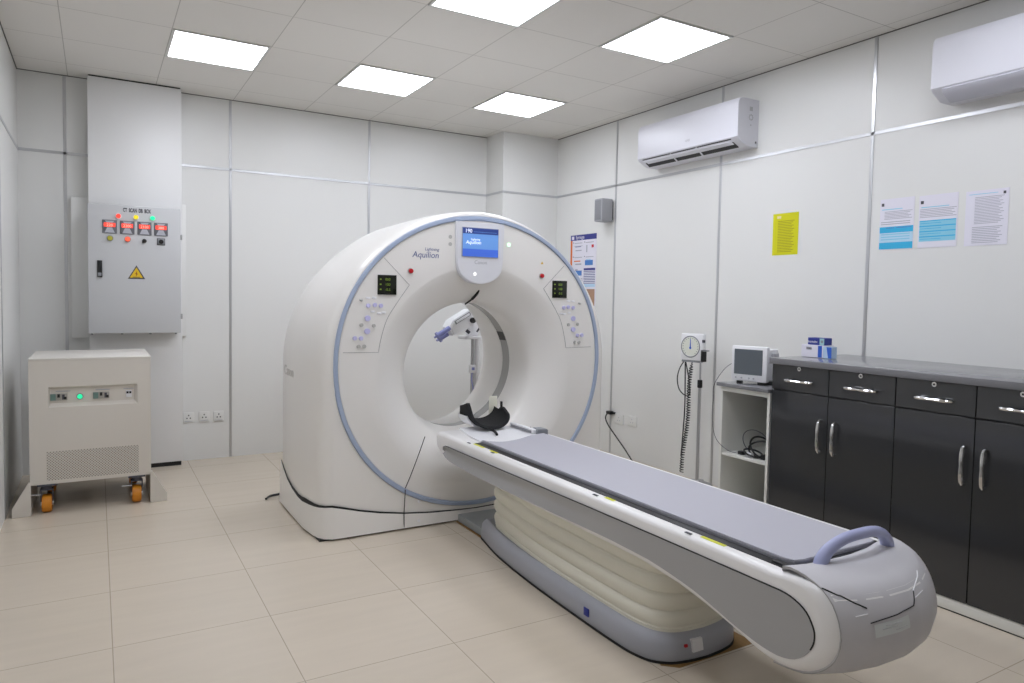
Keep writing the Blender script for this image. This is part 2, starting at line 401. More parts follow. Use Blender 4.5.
b = B(); b.text('Aquilion', (CX-.482, 4.0192, 1.668), (1, 0, 0), (0, 0, 1), .052, TXT, shear=.15, depth=.001); b.text('Lightning', (CX-.40, 4.0192, 1.712), (1, 0, 0), (0, 0, 1), .026, TXT, shear=.15, depth=.001)
b.build('lettering', G)
# screen pod
pod = [(-.200, 1.903)]+[(x, z) for x, z in bez2([(-.200, 1.903), (-.196, 1.75), (-.190, 1.625), (-.165, 1.57), (-.11, 1.532), (-.028, 1.516), (.055, 1.532), (.11, 1.57), (.135, 1.625), (.142, 1.75), (.147, 1.903)])[1:]]
def podz(y, k=1): return [(CX-.028+(x+.028)*k, z if k == 1 else 1.72+(z-1.72)*k) for x, z in pod]
b = B(); b.prism(podz(0), 1, 4.075, 3.998, mat('pod_white', 'e2e2e6', .3), .006)
sp = b.build('screen_pod', G)
b = B(); b.box((CX-.161, 3.994, 1.684), (CX+.101, 4.0, 1.870), mat('bezel_grey', '9aa0b4', .3), .002)
scr = b.build('screen', sp)
b = B(); b.box((CX-.156, 3.9925, 1.830), (CX+.097, 3.995, 1.866), SCR2); b.box((CX-.156, 3.9925, 1.735), (CX+.097, 3.995, 1.830), SCR1); b.box((CX-.156, 3.9925, 1.688), (CX+.097, 3.995, 1.735), SCR3)
b.text('190', (CX-.142, 3.9922, 1.836), (1, 0, 0), (0, 0, 1), .034, SCRT); b.box((CX-.08, 3.992, 1.842), (CX+.085, 3.9926, 1.844), SCR1)
b.text('Lightning', (CX-.10, 3.9922, 1.790), (1, 0, 0), (0, 0, 1), .018, SCRT, shear=.15); b.text('Aquilion', (CX-.135, 3.9922, 1.766), (1, 0, 0), (0, 0, 1), .032, SCRT, shear=.15)
b.build('screen_image', scr)
b = B(); b.text('Canon', (CX-.07, 3.9975, 1.642), (1, 0, 0), (0, 0, 1), .034, TXTG, depth=.001); b.build('lettering', sp)
B().cyl((CX-.066, 4.0, 1.577), (CX-.066, 3.993, 1.577), .010, mat('white_lit', 'ffffff', .4, emit=.8), bev=.002).build('indicator_lamp', sp)
b = B(); b.text('Canon', (1.0855, 4.86, .895), (0, -1, 0), (0, 0, 1), .095, mat('lettering_pale', 'c6c3be', .5), depth=.002); b.build('lettering', G)
# lower front cover joints and screws
lowp = bez2([(-.384, .564), (-.431, .44), (-.485, .31), (-.516, .245)]) + [(-.523, .107), (-.521, .016)]
def dish_y(x, z):
    r = math.hypot(x-BX, z-BZ)
    return interp([(.43, 4.36), (.441, 4.27), (.452, 4.22), (.463, 4.192), (.476, 4.168), (.495, 4.143), (.525, 4.112), (.56, 4.083), (.60, 4.056), (.64, 4.036), (.67, 4.026), (.69, 4.0215), (.70, 4.02)], r)
for sgn in (1, -1):
    P = [(CX+sgn*x, z) for x, z in lowp]
    b = B(); b.tube([(x, min(dish_y(x, z)-.001, 4.019 if z > .25 else 4.0045), z) for x, z in P], .0026, GAP if sgn else SEAM, 6); b.build('cover_joint', G)
b = B(); P = [(CX-.384+.768*k/16, .564-.115*math.sin(math.pi*k/16)) for k in range(17)]; b.tube([(x, dish_y(x, z)-.001, z) for x, z in P], .0018, SEAM, 6); b.build('cover_joint', G)
for z in (.164, .045): B().cyl((CX-.425, 4.01, z), (CX-.425, 3.999, z), .008, WHITE).build('screw_cap', G)
# cord and yellow sticker at the top of the opening
b = B(); b.tube(smooth_path([(CX+.018, 4.10, 1.485), (CX+.008, 4.105, 1.455), (CX-.02, 4.13, 1.415), (CX-.045, 4.17, 1.385)]), [.0085]*8+[.009]*8+[.006]*9, BLACK); lab(b.build('cord', G), 'short black cord hanging over the opening')
b = B(); l1, l2 = [], []
for k in range(7):
    t = math.radians(88+10*k/6)
    l1.append((BX+.437*math.cos(t), 4.285, .957+.437*math.sin(t))); l2.append((BX+.434*math.cos(t), 4.36, .969+.434*math.sin(t)))
b.loft([l1, l2], LIME, close=False); b.build('sticker', G)
b = B(); b.box((1.10, 4.975, .02), (1.22, 5.06, .16), WHITE, .01); b.tube(smooth_path([(1.12, 5.06, .03), (1.10, 5.10, .012), (1.04, 5.08, .012), (1.0, 5.02, .012)]), .008, BLACK); b.build('rear_connector', G)

# ------------------------------------------------------------------ patient table
TX = 2.112; HWD = .302
T = thing('patient_table', (TX, 2.6, 0), 'long white and grey patient table with lavender handle, in front of the scanner', 'patient table')
prof = [(3.99, .585), (3.96, .600), (3.2, .600), (2.3, .600), (1.70, .600), (1.45, .600), (1.37, .606), (1.31, .602), (1.27, .583), (1.24, .545), (1.225, .50), (1.222, .47), (1.228, .43), (1.25, .388), (1.285, .352), (1.34, .322), (1.41, .310),
        (1.50, .318), (1.59, .342), (1.70, .370), (1.87, .402), (2.07, .420), (2.47, .424), (3.25, .424), (3.70, .434), (3.86, .452), (3.95, .482), (3.99, .52)]
YR = 1.222
YE = [(-.302, 1.255), (-.295, 1.243), (-.28, 1.225), (-.2, 1.185), (-.1, 1.165), (0, 1.162), (.1, 1.18), (.2, 1.222), (.27, 1.268), (.29, 1.288), (.302, 1.305)]
def smoothp(P, n=3):
    P3 = [V((a_, b_, 0)) for a_, b_ in P]; N = len(P3); out = []
    for i in range(N):
        a, b_, c_, d_ = P3[i-1], P3[i], P3[(i+1) % N], P3[(i+2) % N]
        for k in range(n):
            t = k/n; q = .5*((2*b_)+(c_-a)*t+(2*a-5*b_+4*c_-d_)*t*t+(3*b_-a-3*c_+d_)*t**3) if (b_-c_).length < .3 and (a-b_).length < .3 and (c_-d_).length < .3 else b_.lerp(c_, t)
            out.append((q.x, q.y))
    return out
def inset_poly(P, d):
    n = len(P); out = []
    for i in range(n):
        a, b_ = V((*P[i-1], 0)), V((*P[(i+1) % n], 0)); t = (b_-a).normalized(); nn = V((t.y, -t.x, 0))
        out.append((P[i][0]+nn.x*d, P[i][1]+nn.y*d))
    return out
PD = smoothp(prof, 3)
area = sum(PD[i][0]*PD[(i+1) % len(PD)][1]-PD[(i+1) % len(PD)][0]*PD[i][1] for i in range(len(PD)))
SG = -1 if area > 0 else 1
def section(dx, ins):
    Q = inset_poly(PD, SG*ins); out = []
    sh = interp(YE, dx)-YR
    for y, z in Q:
        k = max(0, min(1, (1.62-y)/.36)); k = k*k*(3-2*k)
        out.append((TX+dx, y+sh*k, z))
    return out
H_ = HWD
DX = [(-H_, .022), (-H_+.002, .014), (-H_+.008, .007), (-H_+.017, .002), (-H_+.030, 0)] + [(-.27+.54*k/18, 0) for k in range(0, 19)] + [(H_-.030, 0), (H_-.017, .002), (H_-.008, .007), (H_-.002, .014), (H_, .022)]
B().loft([section(d, i) for d, i in DX], DECKW, cap0=True, cap1=True).build('deck', T, 45)
pside = [(3.852, .525), (3.815, .537), (2.786, .544), (1.554, .547), (1.422, .547), (1.365, .537), (1.326, .516), (1.302, .482), (1.295, .458), (1.298, .43), (1.313, .40), (1.335, .376), (1.363, .357), (1.40, .346), (1.436, .343), (1.50, .348), (1.59, .366), (1.70, .395), (1.80, .418), (2.015, .445), (2.25, .452), (3.472, .447), (3.75, .459), (3.842, .487)]
psm = smoothp(pside, 3)
MIDL = [(1.29, .455), (1.45, .455), (2.0, .49), (4, .49)]
for sx in (-1, 1):
    x0 = TX+sx*HWD
    tp = [(y, z) for y, z in psm if z >= interp(MIDL, y)]; bt = [(y, z) for y, z in psm if z < interp(MIDL, y)]
    tp.sort(); bt.sort(); rows_ = []; NS = 70
    ys = [1.2955+(3.851-1.2955)*(1-math.cos(math.pi*k/NS))/2 for k in range(NS+1)]
    for y in ys:
        zt_, zb_ = interp(tp, y), interp(bt, y); A_ = .016*max(0, min(1, (y-2.1)/.9))
        if y < 1.30 or y > 3.846: zt_ = zb_+(zt_-zb_)*.6
        col = [(x0-sx*.001, y, zt_)] + [(x0+sx*(.003+A_*abs(2*f/10-1)**1.3), y, zt_+(zb_-zt_)*f/10) for f in range(11)] + [(x0-sx*.001, y, zb_)]
        rows_.append(col)
    b = B(); b.loft(rows_, LAV, close=False); pn = b.build('side_panel', T, 50)
    b = B(); b.tube([(x0+sx*(.002+.013*max(0, min(1, (y-2.1)/.9))), y, z+.002) for y, z in psm[:30]], .0024, GAP, 6); b.build('joint', pn)
# end cap: stretch of the profile round the end, slightly proud
capP = [(1.428, .600), (1.428, .614), (1.40, .619), (1.37, .617), (1.345, .613), (1.31, .602), (1.288, .592), (1.27, .578), (1.253, .560), (1.24, .538), (1.231, .518), (1.225, .495), (1.222, .47), (1.224, .445), (1.229, .425), (1.238, .404), (1.25, .385), (1.267, .366), (1.285, .350), (1.31, .334), (1.34, .321), (1.375, .314), (1.41, .309), (1.45, .306)]
def cap_pt(dx, y, z, grow):
    sh = interp(YE, dx)-YR; k = max(0, min(1, (1.62-y)/.36)); k = k*k*(3-2*k)
    d = V((min(y-1.37, 0), 0, z-.465)).normalized()
    return (TX+dx, y+sh*k+d.x*grow, z+d.z*grow)
CW = .281
def cap_row(u, grow): return [cap_pt(-CW+u*2*CW, y, z, grow) for y, z in capP]
b = B(); rows = [cap_row(k/28, .004) for k in range(29)]; inner = [cap_row(k/28, -.004) for k in range(29)]
b.loft([inner[0]]+rows+[inner[-1]], CAPM, close=False)
b.loft([[r[0] for r in rows], [r[0] for r in inner]], CAPM, close=False); b.loft([[r[-1] for r in rows], [r[-1] for r in inner]], CAPM, close=False)
cap = b.build('end_cap', T, 50)
b = B(); b.tube([cap_pt(-CW-.001, y, z, .003) for y, z in capP], .0016, SEAM, 6); b.build('joint', cap)
b = B(); b.tube([cap_pt(CW+.001, y, z, .003) for y, z in capP], .0016, SEAM, 6); b.build('joint', cap)
def capS(dx, t, g=.0045):
    i = int(min(t, len(capP)-1.001)); f_ = t-i; a, b_ = capP[i], capP[i+1]
    return cap_pt(dx, a[0]+(b_[0]-a[0])*f_, a[1]+(b_[1]-a[1])*f_, g)
def cap_line(P, r, m, nm):
    pts = []
    for (a, t0), (c_, t1) in zip(P, P[1:]):
        for k in range(6): pts.append(capS(a+(c_-a)*k/6, t0+(t1-t0)*k/6))
    pts.append(capS(*P[-1])); return B().tube(pts, r, m, 6).build(nm, cap)
cap_line([(-.281, 5.8), (-.255, 6.8), (-.248, 6.9), (-.222, 7.8), (-.195, 8.4)], .0022, GAP, 'cover_joint')
cap_line([(.02, 7.8), (-.013, 9.2), (-.115, 9.7), (-.20, 10.1)], .0018, GAP, 'cover_joint')
cap_line([(.13, 6.4), (.065, 7.2), (.02, 7.8)], .0018, WHITE, 'cover_joint')
cap_line([(-.235, 9.3), (-.20, 9.0)], .0016, WHITE, 'cover_tick')
cap_line([(.012, 8.5), (.075, 8.3)], .0016, WHITE, 'cover_tick')
b = B(); b.loft([[capS(-.19+.14*k/6, 10.35-.35*k/6+(1.45)*j/4, .0052) for k in range(7)] for j in range(5)], mat('label_pale', 'd4d8d8', .5), close=False); lp = b.build('label_plate', cap)
for j, (k0, k1) in enumerate(((.3, .75), (.2, .6), (.55, .9))):
    b = B(); b.tube([capS(-.19+.14*(k0+(k1-k0)*q/4), 10.35-.35*(k0+(k1-k0)*q/4)+.35+.36*j, .0054) for q in range(5)], .0014, TXTG, 4); b.build('marking', lp)
# handle
hp = smooth_path([(1.950, 1.388, .600), (1.958, 1.386, .632), (1.985, 1.380, .663), (2.04, 1.370, .688), (2.12, 1.363, .696), (2.20, 1.370, .688), (2.262, 1.380, .665), (2.298, 1.386, .633), (2.308, 1.388, .600)])
b = B(); n_ = len(hp); b.tube(hp, [.024-.0065*math.sin(math.pi*i/(n_-1)) for i in range(n_)], HANDLE, 14)
lab(b.build('handle', T), 'arched lavender handle')
# base and bellows
half = [(0, 3.69), (-.12, 3.69), (-.15, 3.66), (-.165, 3.60), (-.215, 3.33), (-.247, 2.95), (-.260, 2.55), (-.262, 2.25), (-.252, 2.14), (-.227, 2.07), (-.17, 2.02), (-.09, 1.998), (0, 1.99)]
def plan(P, n=4):
    L_ = [(p.x, p.y) for p in smooth_path([(x, y, 0) for x, y in P[1:]], n)]
    return [(TX+x, y) for x, y in L_] + [(TX-x, y) for x, y in L_[-2::-1]]
PB = plan(half)
def pin(P, d):
    n = len(P); out = []
    for i in range(n):
        a, b_ = V((*P[i-1], 0)), V((*P[(i+1) % n], 0)); t = (b_-a).normalized(); out.append((P[i][0]-t.y*d, P[i][1]+t.x*d))
    return out
def lev(d, z, P=PB): return [(x, y, z) for x, y in pin(P, d)]
b = B(); b.loft([lev(.004, .008), lev(.0, .015), lev(.002, .075), lev(.008, .093), lev(.018, .105), lev(.032, .113), lev(.040, .115), lev(.05, .108)], BASEG, cap0=True, cap1=True)
base = b.build('base', T, 50)
halfb = [(0, 3.57), (-.10, 3.57), (-.155, 3.54), (-.18, 3.44), (-.205, 3.25), (-.238, 2.95), (-.253, 2.55), (-.255, 2.25), (-.245, 2.14), (-.220, 2.07), (-.165, 2.02), (-.09, 1.998), (0, 1.99)]
PBB = plan(halfb)
fold = [(.026+(d_-.026)*.6-(z_-.11)*.0, z_) for d_, z_ in [(.034, .110), (.036, .124), (.030, .128), (.036, .134), (.026, .146), (.020, .170), (.030, .190), (.042, .198), (.028, .210), (.016, .236), (.022, .262), (.038, .272), (.024, .284), (.014, .310), (.020, .336), (.036, .346), (.022, .358), (.014, .385), (.022, .410), (.034, .425)]]
fp = [(p.x, p.y) for p in smooth_path([(d, z, 0) for d, z in fold], 3)]
b = B(); b.loft([lev(d, z, PBB) for d, z in fp], BELL, cap0=True, cap1=True); b.build('bellows', T, 60)
b = B(); b.box((1.975, 3.60, .004), (2.24, 4.000, .050), mat('plate_grey', '9fa3a4', .5), .004); b.build('floor_plate', T)
b = B(); b.prism([(1.962, 3.62), (1.962, 4.0), (2.26, 4.0), (2.26, 3.62)], 2, 0, .0035, BROWN); b.build('underlay', T)
b = B(); b.prism(pin(PB, -.002), 2, .0015, .010, GAP); b.build('dark_floor_gap', T)  # dark band drawn for the gap below the base
b = B(); b.prism([(1.90, 2.035), (1.955, 1.985), (2.38, 1.985), (2.38, 2.12), (1.95, 2.12)], 2, 0, .0015, BROWN); b.build('underlay', T)
b = B(); b.box((1.846, 2.44, .040), (1.851, 2.475, .075), BLUEN, .001); b.build('sticker', base)
b = B(); b.prism([(2.03, .040), (2.085, .040), (2.075, .092), (2.022, .092)], 1, 2.010, 1.9895, WHITE); lab(b.build('label_plate', base), 'white label on the grey base')
b = B(); b.box((1.993, 1.997, .066), (2.006, 2.02, .076), RED); b.build('sticker', base)
# black sheet painting the shadow in the slot, then tabletop, mattress
b = B(); b.box((1.852, 1.425, .599), (2.362, 3.55, .6025), BLACK, .001); b.build('slot_shade', T)
mt_ = [(1.890, 3.545)]+[(x, y) for x, y in bez2([(1.890, 3.545), (1.93, 3.482), (1.99, 3.452), (2.113, 3.483), (2.22, 3.54), (2.332, 3.57)], 6)[1:]]+[(2.332, 1.47), (2.325, 1.445), (2.30, 1.437), (1.93, 1.437), (1.902, 1.447), (1.890, 1.48)]
b = B(); b.prism(mt_, 2, .6025, .611, mat('tabletop_grey', '9a9aa2', .4)); b.build('tabletop', T)
b = B(); b.prism([(x+(.003 if x < 2.1 else -.003), y) for x, y in mt_], 2, .611, .6175, MATT, .002); b.build('mattress', T)
b = B(); b.box((1.862, 1.43, .6025), (1.888, 1.50, .609), BLACK, .002); b.build('slot_shade_end', T)  # black block continues the painted slot shade to the tabletop end
b = B(); b.prism([(1.893, 3.56), (1.905, 3.70), (1.965, 3.985), (2.26, 3.985), (2.28, 3.80), (2.33, 3.585), (2.22, 3.55), (2.113, 3.493), (1.99, 3.462), (1.93, 3.492)], 2, .6005, .608, WHITE, .001); b.build('headrest_plate', T)
b = B(); b.box((2.275, 3.60, .608), (2.305, 3.88, .636), WHITE, .004); b.box((2.270, 3.62, .614), (2.276, 3.86, .628), mat('bar_grey', '8c8c90', .4)); b.build('side_bar', T)
b = B(); b.prism([(2.29, 3.575), (2.36, 3.565), (2.36, 3.64), (2.31, 3.66)], 2, .600, .640, GREYD, .004); b.build('corner_block', T)
# headrest: U-shaped trough
HX = 2.112; ZH = .609
hr = thing('head_holder', (HX, 3.9, ZH), 'black padded U-shaped head holder on the scanner end of the table', 'headrest')
def ush(w, d, z0, tl, tr, n=24, lean=1.0):
    P = [(-w*lean, tl)]
    for k in range(n+1):
        t = math.radians(180+180*k/n); P.append((w*math.cos(t), z0+d+d*math.sin(t)))
    P.append((w*lean, tr)); return P
def trough(w, d, z0, th, tl, tr, y0, y1, m, nm, parent):
    lo = []
    for k in range(11):
        u = k/10; y = y0+(y1-y0)*u
        ll = tl(u) if callable(tl) else tl; rr_ = tr(u) if callable(tr) else tr
        O_ = ush(w, d, z0, ll, rr_); I_ = ush(w-th, d-th*.5, z0+th*(.8+1.2*u), ll-.002, rr_-.002)
        lo.append([(HX+x, y+(1-u)*(z-.62)*(.75 if x < 0 else .55), z) for x, z in O_+I_[::-1]])
    b = B(); b.loft(lo, m)
    for L_ in (lo[0], lo[-1]):
        n = len(L_)//2; t = bmesh.new(); q = [t.verts.new(p) for p in L_]
        for i in range(n-1): t.faces.new((q[i], q[i+1], q[2*n-2-i], q[2*n-1-i]))
        b.merge(t, m)
    bmesh.ops.remove_doubles(b.bm, verts=b.bm.verts, dist=1e-5); bmesh.ops.recalc_face_normals(b.bm, faces=b.bm.faces)
    return b.build(nm, parent, 50)
trough(.140, .085, .6095, .008, lambda u: .672, lambda u: .672, 3.84, 4.012, WHITE, 'shell', hr)
trough(.133, .080, .618, .019, lambda u: .775-.03*u, lambda u: .70+.035*math.sin(min(1, u*1.3)*math.pi), 3.79, 4.005, FOAM, 'pad', hr)
b = B(); b.tube(smooth_path([(HX-.09, 3.80, .645), (HX-.07, 3.775, .636), (HX-.05, 3.73, .630), (HX-.05, 3.69, .624), (HX-.065, 3.64, .619)]), .008, FOAM); b.build('strap', hr)
b = B(); b.box((HX+.128, 3.93, .68), (HX+.137, 3.95, .765), FOAM, .002); b.build('strap', hr)
b = B(); b.box((HX+.085, 4.016, .65), (HX+.145, 4.024, .79), mat('cream_plate', 'e8e6d4', .4), .003); b.build('side_plate', hr)
# stickers and marks on the deck rim
for y0, y1 in ((3.42, 3.54), (3.27, 3.35), (2.275, 2.335), (1.675, 1.785)):
    b = B(); b.box((1.836, y0, .599), (1.851, y1, .6014), LIME); b.build('rim_sticker', T)
for y in (3.56, 3.28, 2.37, 1.82):
    b = B(); b.box((1.823, y, .599), (1.834, y+.03, .6012), INKD); b.build('rim_mark', T)

# ------------------------------------------------------------------ low cabinets + worktop
CF = 3.4375
HA, HB = 2.473, 2.384
c1 = thing('storage_cabinet', (3.79, 2.44, 0), 'glossy dark grey double-door cabinet unit beside the white shelf unit, under the small boxes', 'cabinet', 'dark cabinet units under the worktop')
YA, YC_ = 2.812, 2.061
b = B(); b.box((CF+.018, YC_+.001, .06), (4.13, YA-.001, 1.074), CABIN); b.build('body', c1)
b = B(); b.box((CF+.006, YC_+.0005, .006), (CF+.03, YA-.0005, .060), SHELF, .001); b.box((CF+.008, YC_+.001, 0), (CF+.03, YA-.001, .006), GAP); lab(b.build('toe_board', c1), 'white toe board')
def pull(bb, p, axis, L_):
    p = V(p); a = V((0, 1, 0)) if axis == 'y' else V((0, 0, 1))
    path = [p-a*L_/2, p-a*L_/2+V((-.022, 0, 0)), p-a*L_*.3+V((-.030, 0, 0)), p+V((-.034, 0, 0)), p+a*L_*.3+V((-.030, 0, 0)), p+a*L_/2+V((-.022, 0, 0)), p+a*L_/2]
    q = smooth_path(path, 4); n = len(q)
    bb.tube(q, [.0065+.003*abs(math.cos(3*math.pi*i/(n-1))) for i in range(n)], CHROME, 8)
for ya, yb, hy in ((2.810, 2.438, HA), (2.434, 2.063, HB)):
    d = B().box((CF, yb, .063), (CF+.018, ya, .921), CAB, .0015, 1).build('door', c1)
    b = B(); pull(b, (CF, hy, .70), 'z', .17); lab(b.build('handle', d), 'chrome bow handle')
    d = B().box((CF, yb, .927), (CF+.018, ya, 1.072), CAB, .0015, 1).build('drawer', c1)
    ym = (ya+yb)/2+.002
    b = B(); pull(b, (CF, ym-.006, .988), 'y', .17); lab(b.build('handle', d), 'chrome bow handle')
    b = B(); b.cyl((CF, ym-.002, 1.058), (CF-.005, ym-.002, 1.058), .012, CHROME, n=20, bev=.001); b.cyl((CF-.005, ym-.002, 1.058), (CF-.006, ym-.002, 1.058), .005, GAP); b.build('lock', d)
copy_tree(c1, (0, -.751, 0), 'glossy dark grey double-door cabinet unit behind the rounded table end, cut by the photo edge')
wt = B().box((CF-.018, 1.30, 1.074), (XR-.001, 2.822, 1.109), TOP, .003).build('worktop'); wt.data.update()
tag(wt, 'grey worktop running along the top of the dark cabinets', 'worktop')

# ------------------------------------------------------------------ shelf unit
s1 = thing('shelf_unit', (3.79, 3.03, 0), 'white open shelf unit with grey top, left of the dark cabinets', 'shelf unit')
y0, y1 = 2.830, 3.215; zt = .895
b = B(); b.box((CF+.01, y1-.018, 0), (4.12, y1, zt), SHELF, .001, 1); b.build('side_panel', s1)
b = B(); b.box((CF+.01, y0, 0), (4.12, y0+.018, zt), SHELF, .001, 1); b.build('side_panel', s1)
b = B(); b.box((4.10, y0+.018, 0), (4.12, y1-.018, zt), SHELF); b.build('back_panel', s1)
for z in (.06, .452): b = B(); b.box((CF+.02, y0+.018, z), (4.10, y1-.018, z+.018), SHELF, .001, 1); b.build('shelf_board', s1)
b = B(); b.box((CF+.01, y0+.018, zt-.03), (CF+.028, y1-.018, zt), SHELF); b.build('top_rail', s1)
b = B(); b.box((CF-.012, y0-.001, zt), (4.12, y1+.018, zt+.022), TOP, .002); b.build('top', s1)
# cables on the shelf
ck = thing('cable_bundle', (3.60, 3.0, .470), 'tangled black cables lying on the middle board of the white shelf unit', 'cable')
b = B()
def loopc(cx, cy, cz, rx, ry, rz, turns, tilt, ph=0, n=40):
    return [(cx+rx*math.cos(ph+2*math.pi*turns*i/n), cy+ry*math.sin(ph+2*math.pi*turns*i/n), cz+rz*(1+math.sin(ph+tilt+2*math.pi*turns*i/n))/2+.004) for i in range(n+1)]
b.tube(loopc(3.55, 2.96, .474, .07, .07, .11, 1.7, .5), .006, BLACK); b.tube(loopc(3.57, 2.98, .474, .05, .09, .08, 1.5, 1.4, 1), .006, BLACK); b.tube(loopc(3.52, 3.0, .474, .05, .06, .03, 2, .2, 2), .006, BLACK)
b.build('coiled_cable', ck)
B().box((3.49, 3.06, .470), (3.53, 3.10, .492), BLACK, .004).build('plug', ck)
B().box((3.50, 2.90, .470), (3.54, 2.93, .50), BLACK, .004).build('plug', ck)
lab(B().cyl((3.50, 3.03, .484), (3.50, 2.99, .484), .012, WHITE).build('cable_clip', ck), 'white clip')
b = B(); b.tube(loopc(3.57, 3.02, .474, .05, .10, .14, 1, .9, 0), .0022, INKD, 6); b.build('thin_cable', ck)

# ------------------------------------------------------------------ small monitor on the shelf unit
mo = thing('small_monitor', (3.62, 3.05, .917), 'small white boxy screen monitor standing on the white shelf unit', 'monitor')
def local(name, parent, b, ang, piv):
    bmesh.ops.rotate(b.bm, verts=b.bm.verts, cent=V(piv), matrix=Matrix.Rotation(math.radians(ang), 3, 'Z')); return b.build(name, parent)
PV = (3.58, 3.07, 1.0); MA = 14
b = B(); b.box((3.520, 2.955, .935), (3.560, 3.195, 1.156), WHITE, .010); b.box((3.555, 2.965, .945), (3.70, 3.185, 1.138), WHITE, .012); local('housing', mo, b, MA, PV)
b = B(); b.box((3.5165, 2.985, .978), (3.521, 3.172, 1.136), GLASSG, .001, 1); local('screen', mo, b, MA, PV)
b = B(); b.box((3.53, 2.97, .917), (3.70, 3.02, .936), BLACK, .003); b.box((3.53, 3.13, .917), (3.56, 3.16, .936), BLACK, .003); local('foot', mo, b, MA, PV)
b = B()
for y in (3.16, 3.12, 3.07, 3.04): b.cyl((3.521, y, .955), (3.517, y, .955), .006, TXTG, n=10)
local('buttons', mo, b, MA, PV)
b = B(); b.box((3.60, 2.945, 1.085), (3.66, 2.966, 1.115), TXTG, .002); b.cyl((3.63, 2.966, .975), (3.63, 2.935, .975), .012, BLACK); local('side_socket', mo, b, MA, PV)
mc = B(); mc.tube(smooth_path([(3.56, 3.20, 1.05), (3.50, 3.235, 1.0), (3.44, 3.262, .90), (3.432, 3.262, .80), (3.432, 3.262, .66), (3.436, 3.23, .55), (3.45, 3.14, .49), (3.50, 3.08, .478)]), .0018, INKD, 6)
mc.build('cord', mo)

# ------------------------------------------------------------------ boxes on the worktop
def carton(name, a, bb, m, label, extra=None):
    t = thing(name, ((a[0]+bb[0])/2, (a[1]+bb[1])/2, a[2]), label, 'box', 'cartons on the worktop')
    B().box(a, bb, m, .0015, 1).build('carton', t)
    for ex in (extra or ()): q = B(); ex(q); q.build('print', t)
    return t
carton('glove_box', (3.70, 2.668, 1.1095), (3.80, 2.818, 1.183), PAPER, 'white medical carton with blue band lying on the worktop, under the navy carton',
       [lambda q: q.box((3.6985, 2.676, 1.112), (3.7005, 2.702, 1.181), BLUEB), lambda q: q.text('BBB', (3.6985, 2.782, 1.155), (0, -1, 0), (0, 0, 1), .022, INKD)])
carton('medicine_box', (3.71, 2.668, 1.1835), (3.78, 2.782, 1.226), BLUEN, 'small navy blue carton lying on top of the white one',
       [lambda q: (q.box((3.7085, 2.670, 1.185), (3.7105, 2.700, 1.224), mat('box_teal', '9cc4c8', .5)), q.text('Insutube', (3.7085, 2.780, 1.197), (0, -1, 0), (0, 0, 1), .019, PAPER), q.cyl((3.7095, 2.684, 1.205), (3.708, 2.684, 1.205), .008, GREYD))])
carton('syringe_box', (3.69, 2.605, 1.1095), (3.74, 2.662, 1.178), PALEB, 'pale carton with bright blue end standing at the right of the white carton',
       [lambda q: q.prism([(2.626, 1.112), (2.606, 1.112), (2.606, 1.177), (2.638, 1.177)], 0, 3.6885, 3.6905, BLUEB)])

# ------------------------------------------------------------------ blood pressure gauge on a stand
bp = thing('blood_pressure_gauge', (3.94, 3.89, 0), 'white square dial blood pressure gauge on a chrome pole stand behind the table', 'blood pressure gauge')
PV = (3.94, 3.97, 1.08); A_ = 18
b = B(); b.box((3.915, 3.870, .978), (3.965, 4.060, 1.184), WHITE, .012); b.box((3.92, 3.89, .964), (3.96, 4.05, .980), GREYD, .003); hd = local('gauge_head', bp, b, A_, PV)
b = B(); q = [(3.9135, 3.975+.075*math.cos(2*math.pi*k/32), 1.084+.080*math.sin(2*math.pi*k/32)) for k in range(32)]
b.tube(q, .004, GREYD, 6, closed=True); b.cyl((3.9155, 3.975, 1.084), (3.9125, 3.975, 1.084), .073, mat('dial_face', 'e6e8dc', .4), n=32)
for k in range(17):
    a = math.radians(-50+280*k/16); b.box((3.912, 3.975+.062*math.cos(a)-.0025, 1.084+.066*math.sin(a)-.0025), (3.9128, 3.975+.062*math.cos(a)+.0025, 1.084+.066*math.sin(a)+.0025), INKD)
dl = local('dial', hd, b, A_, PV)
b = B(); b.prism([(3.970, 1.065), (3.980, 1.065), (3.977, 1.145), (3.973, 1.145)], 0, 3.9105, 3.912, BLUEB); b.cyl((3.912, 3.975, 1.075), (3.909, 3.975, 1.075), .008, BLUEB); local('needle', dl, b, A_, PV)
b = B(); b.box((3.93, 3.846, .975), (3.965, 3.875, 1.065), BLACK, .004); b.box((3.93, 3.83, 1.055), (3.975, 3.875, 1.063), GREYD, .001); b.box((3.94, 3.855, 1.12), (3.955, 3.875, 1.14), INKD, .001); b.build('bracket', bp)
b = B(); b.cyl((3.95, 3.893, .80), (3.95, 3.893, .99), .007, STEEL); b.cyl((3.95, 3.893, .05), (3.95, 3.893, .80), .0125, STEEL); b.cyl((3.95, 3.893, .775), (3.95, 3.893, .835), .019, BLACK, bev=.003); b.build('pole', bp)
b = B()
for k in range(5):
    a = math.radians(72*k+20); ex, ey = 3.955+.10*math.cos(a), 3.893+.10*math.sin(a)
    b.tube([(3.95, 3.893, .065), (3.95+(ex-3.95)*.5, 3.893+(ey-3.893)*.5, .055), (ex, ey, .042)], .009, STEEL); b.sph((ex, ey, .020), .020, BLACK)
b.build('foot', bp)
b = B(); b.tube(smooth_path([(3.925, 4.04, .968), (3.93, 4.095, .90), (3.93, 4.115, .82), (3.93, 4.09, .74), (3.93, 4.02, .70), (3.93, 3.975, .72), (3.93, 3.99, .83), (3.93, 4.03, .968)]), .0045, BLACK); b.tube(smooth_path([(3.93, 4.035, .978), (3.93, 4.03, .85), (3.93, 4.025, .6), (3.93, 4.04, .35), (3.93, 4.05, .22)]), .005, BLACK); b.build('hose', bp)
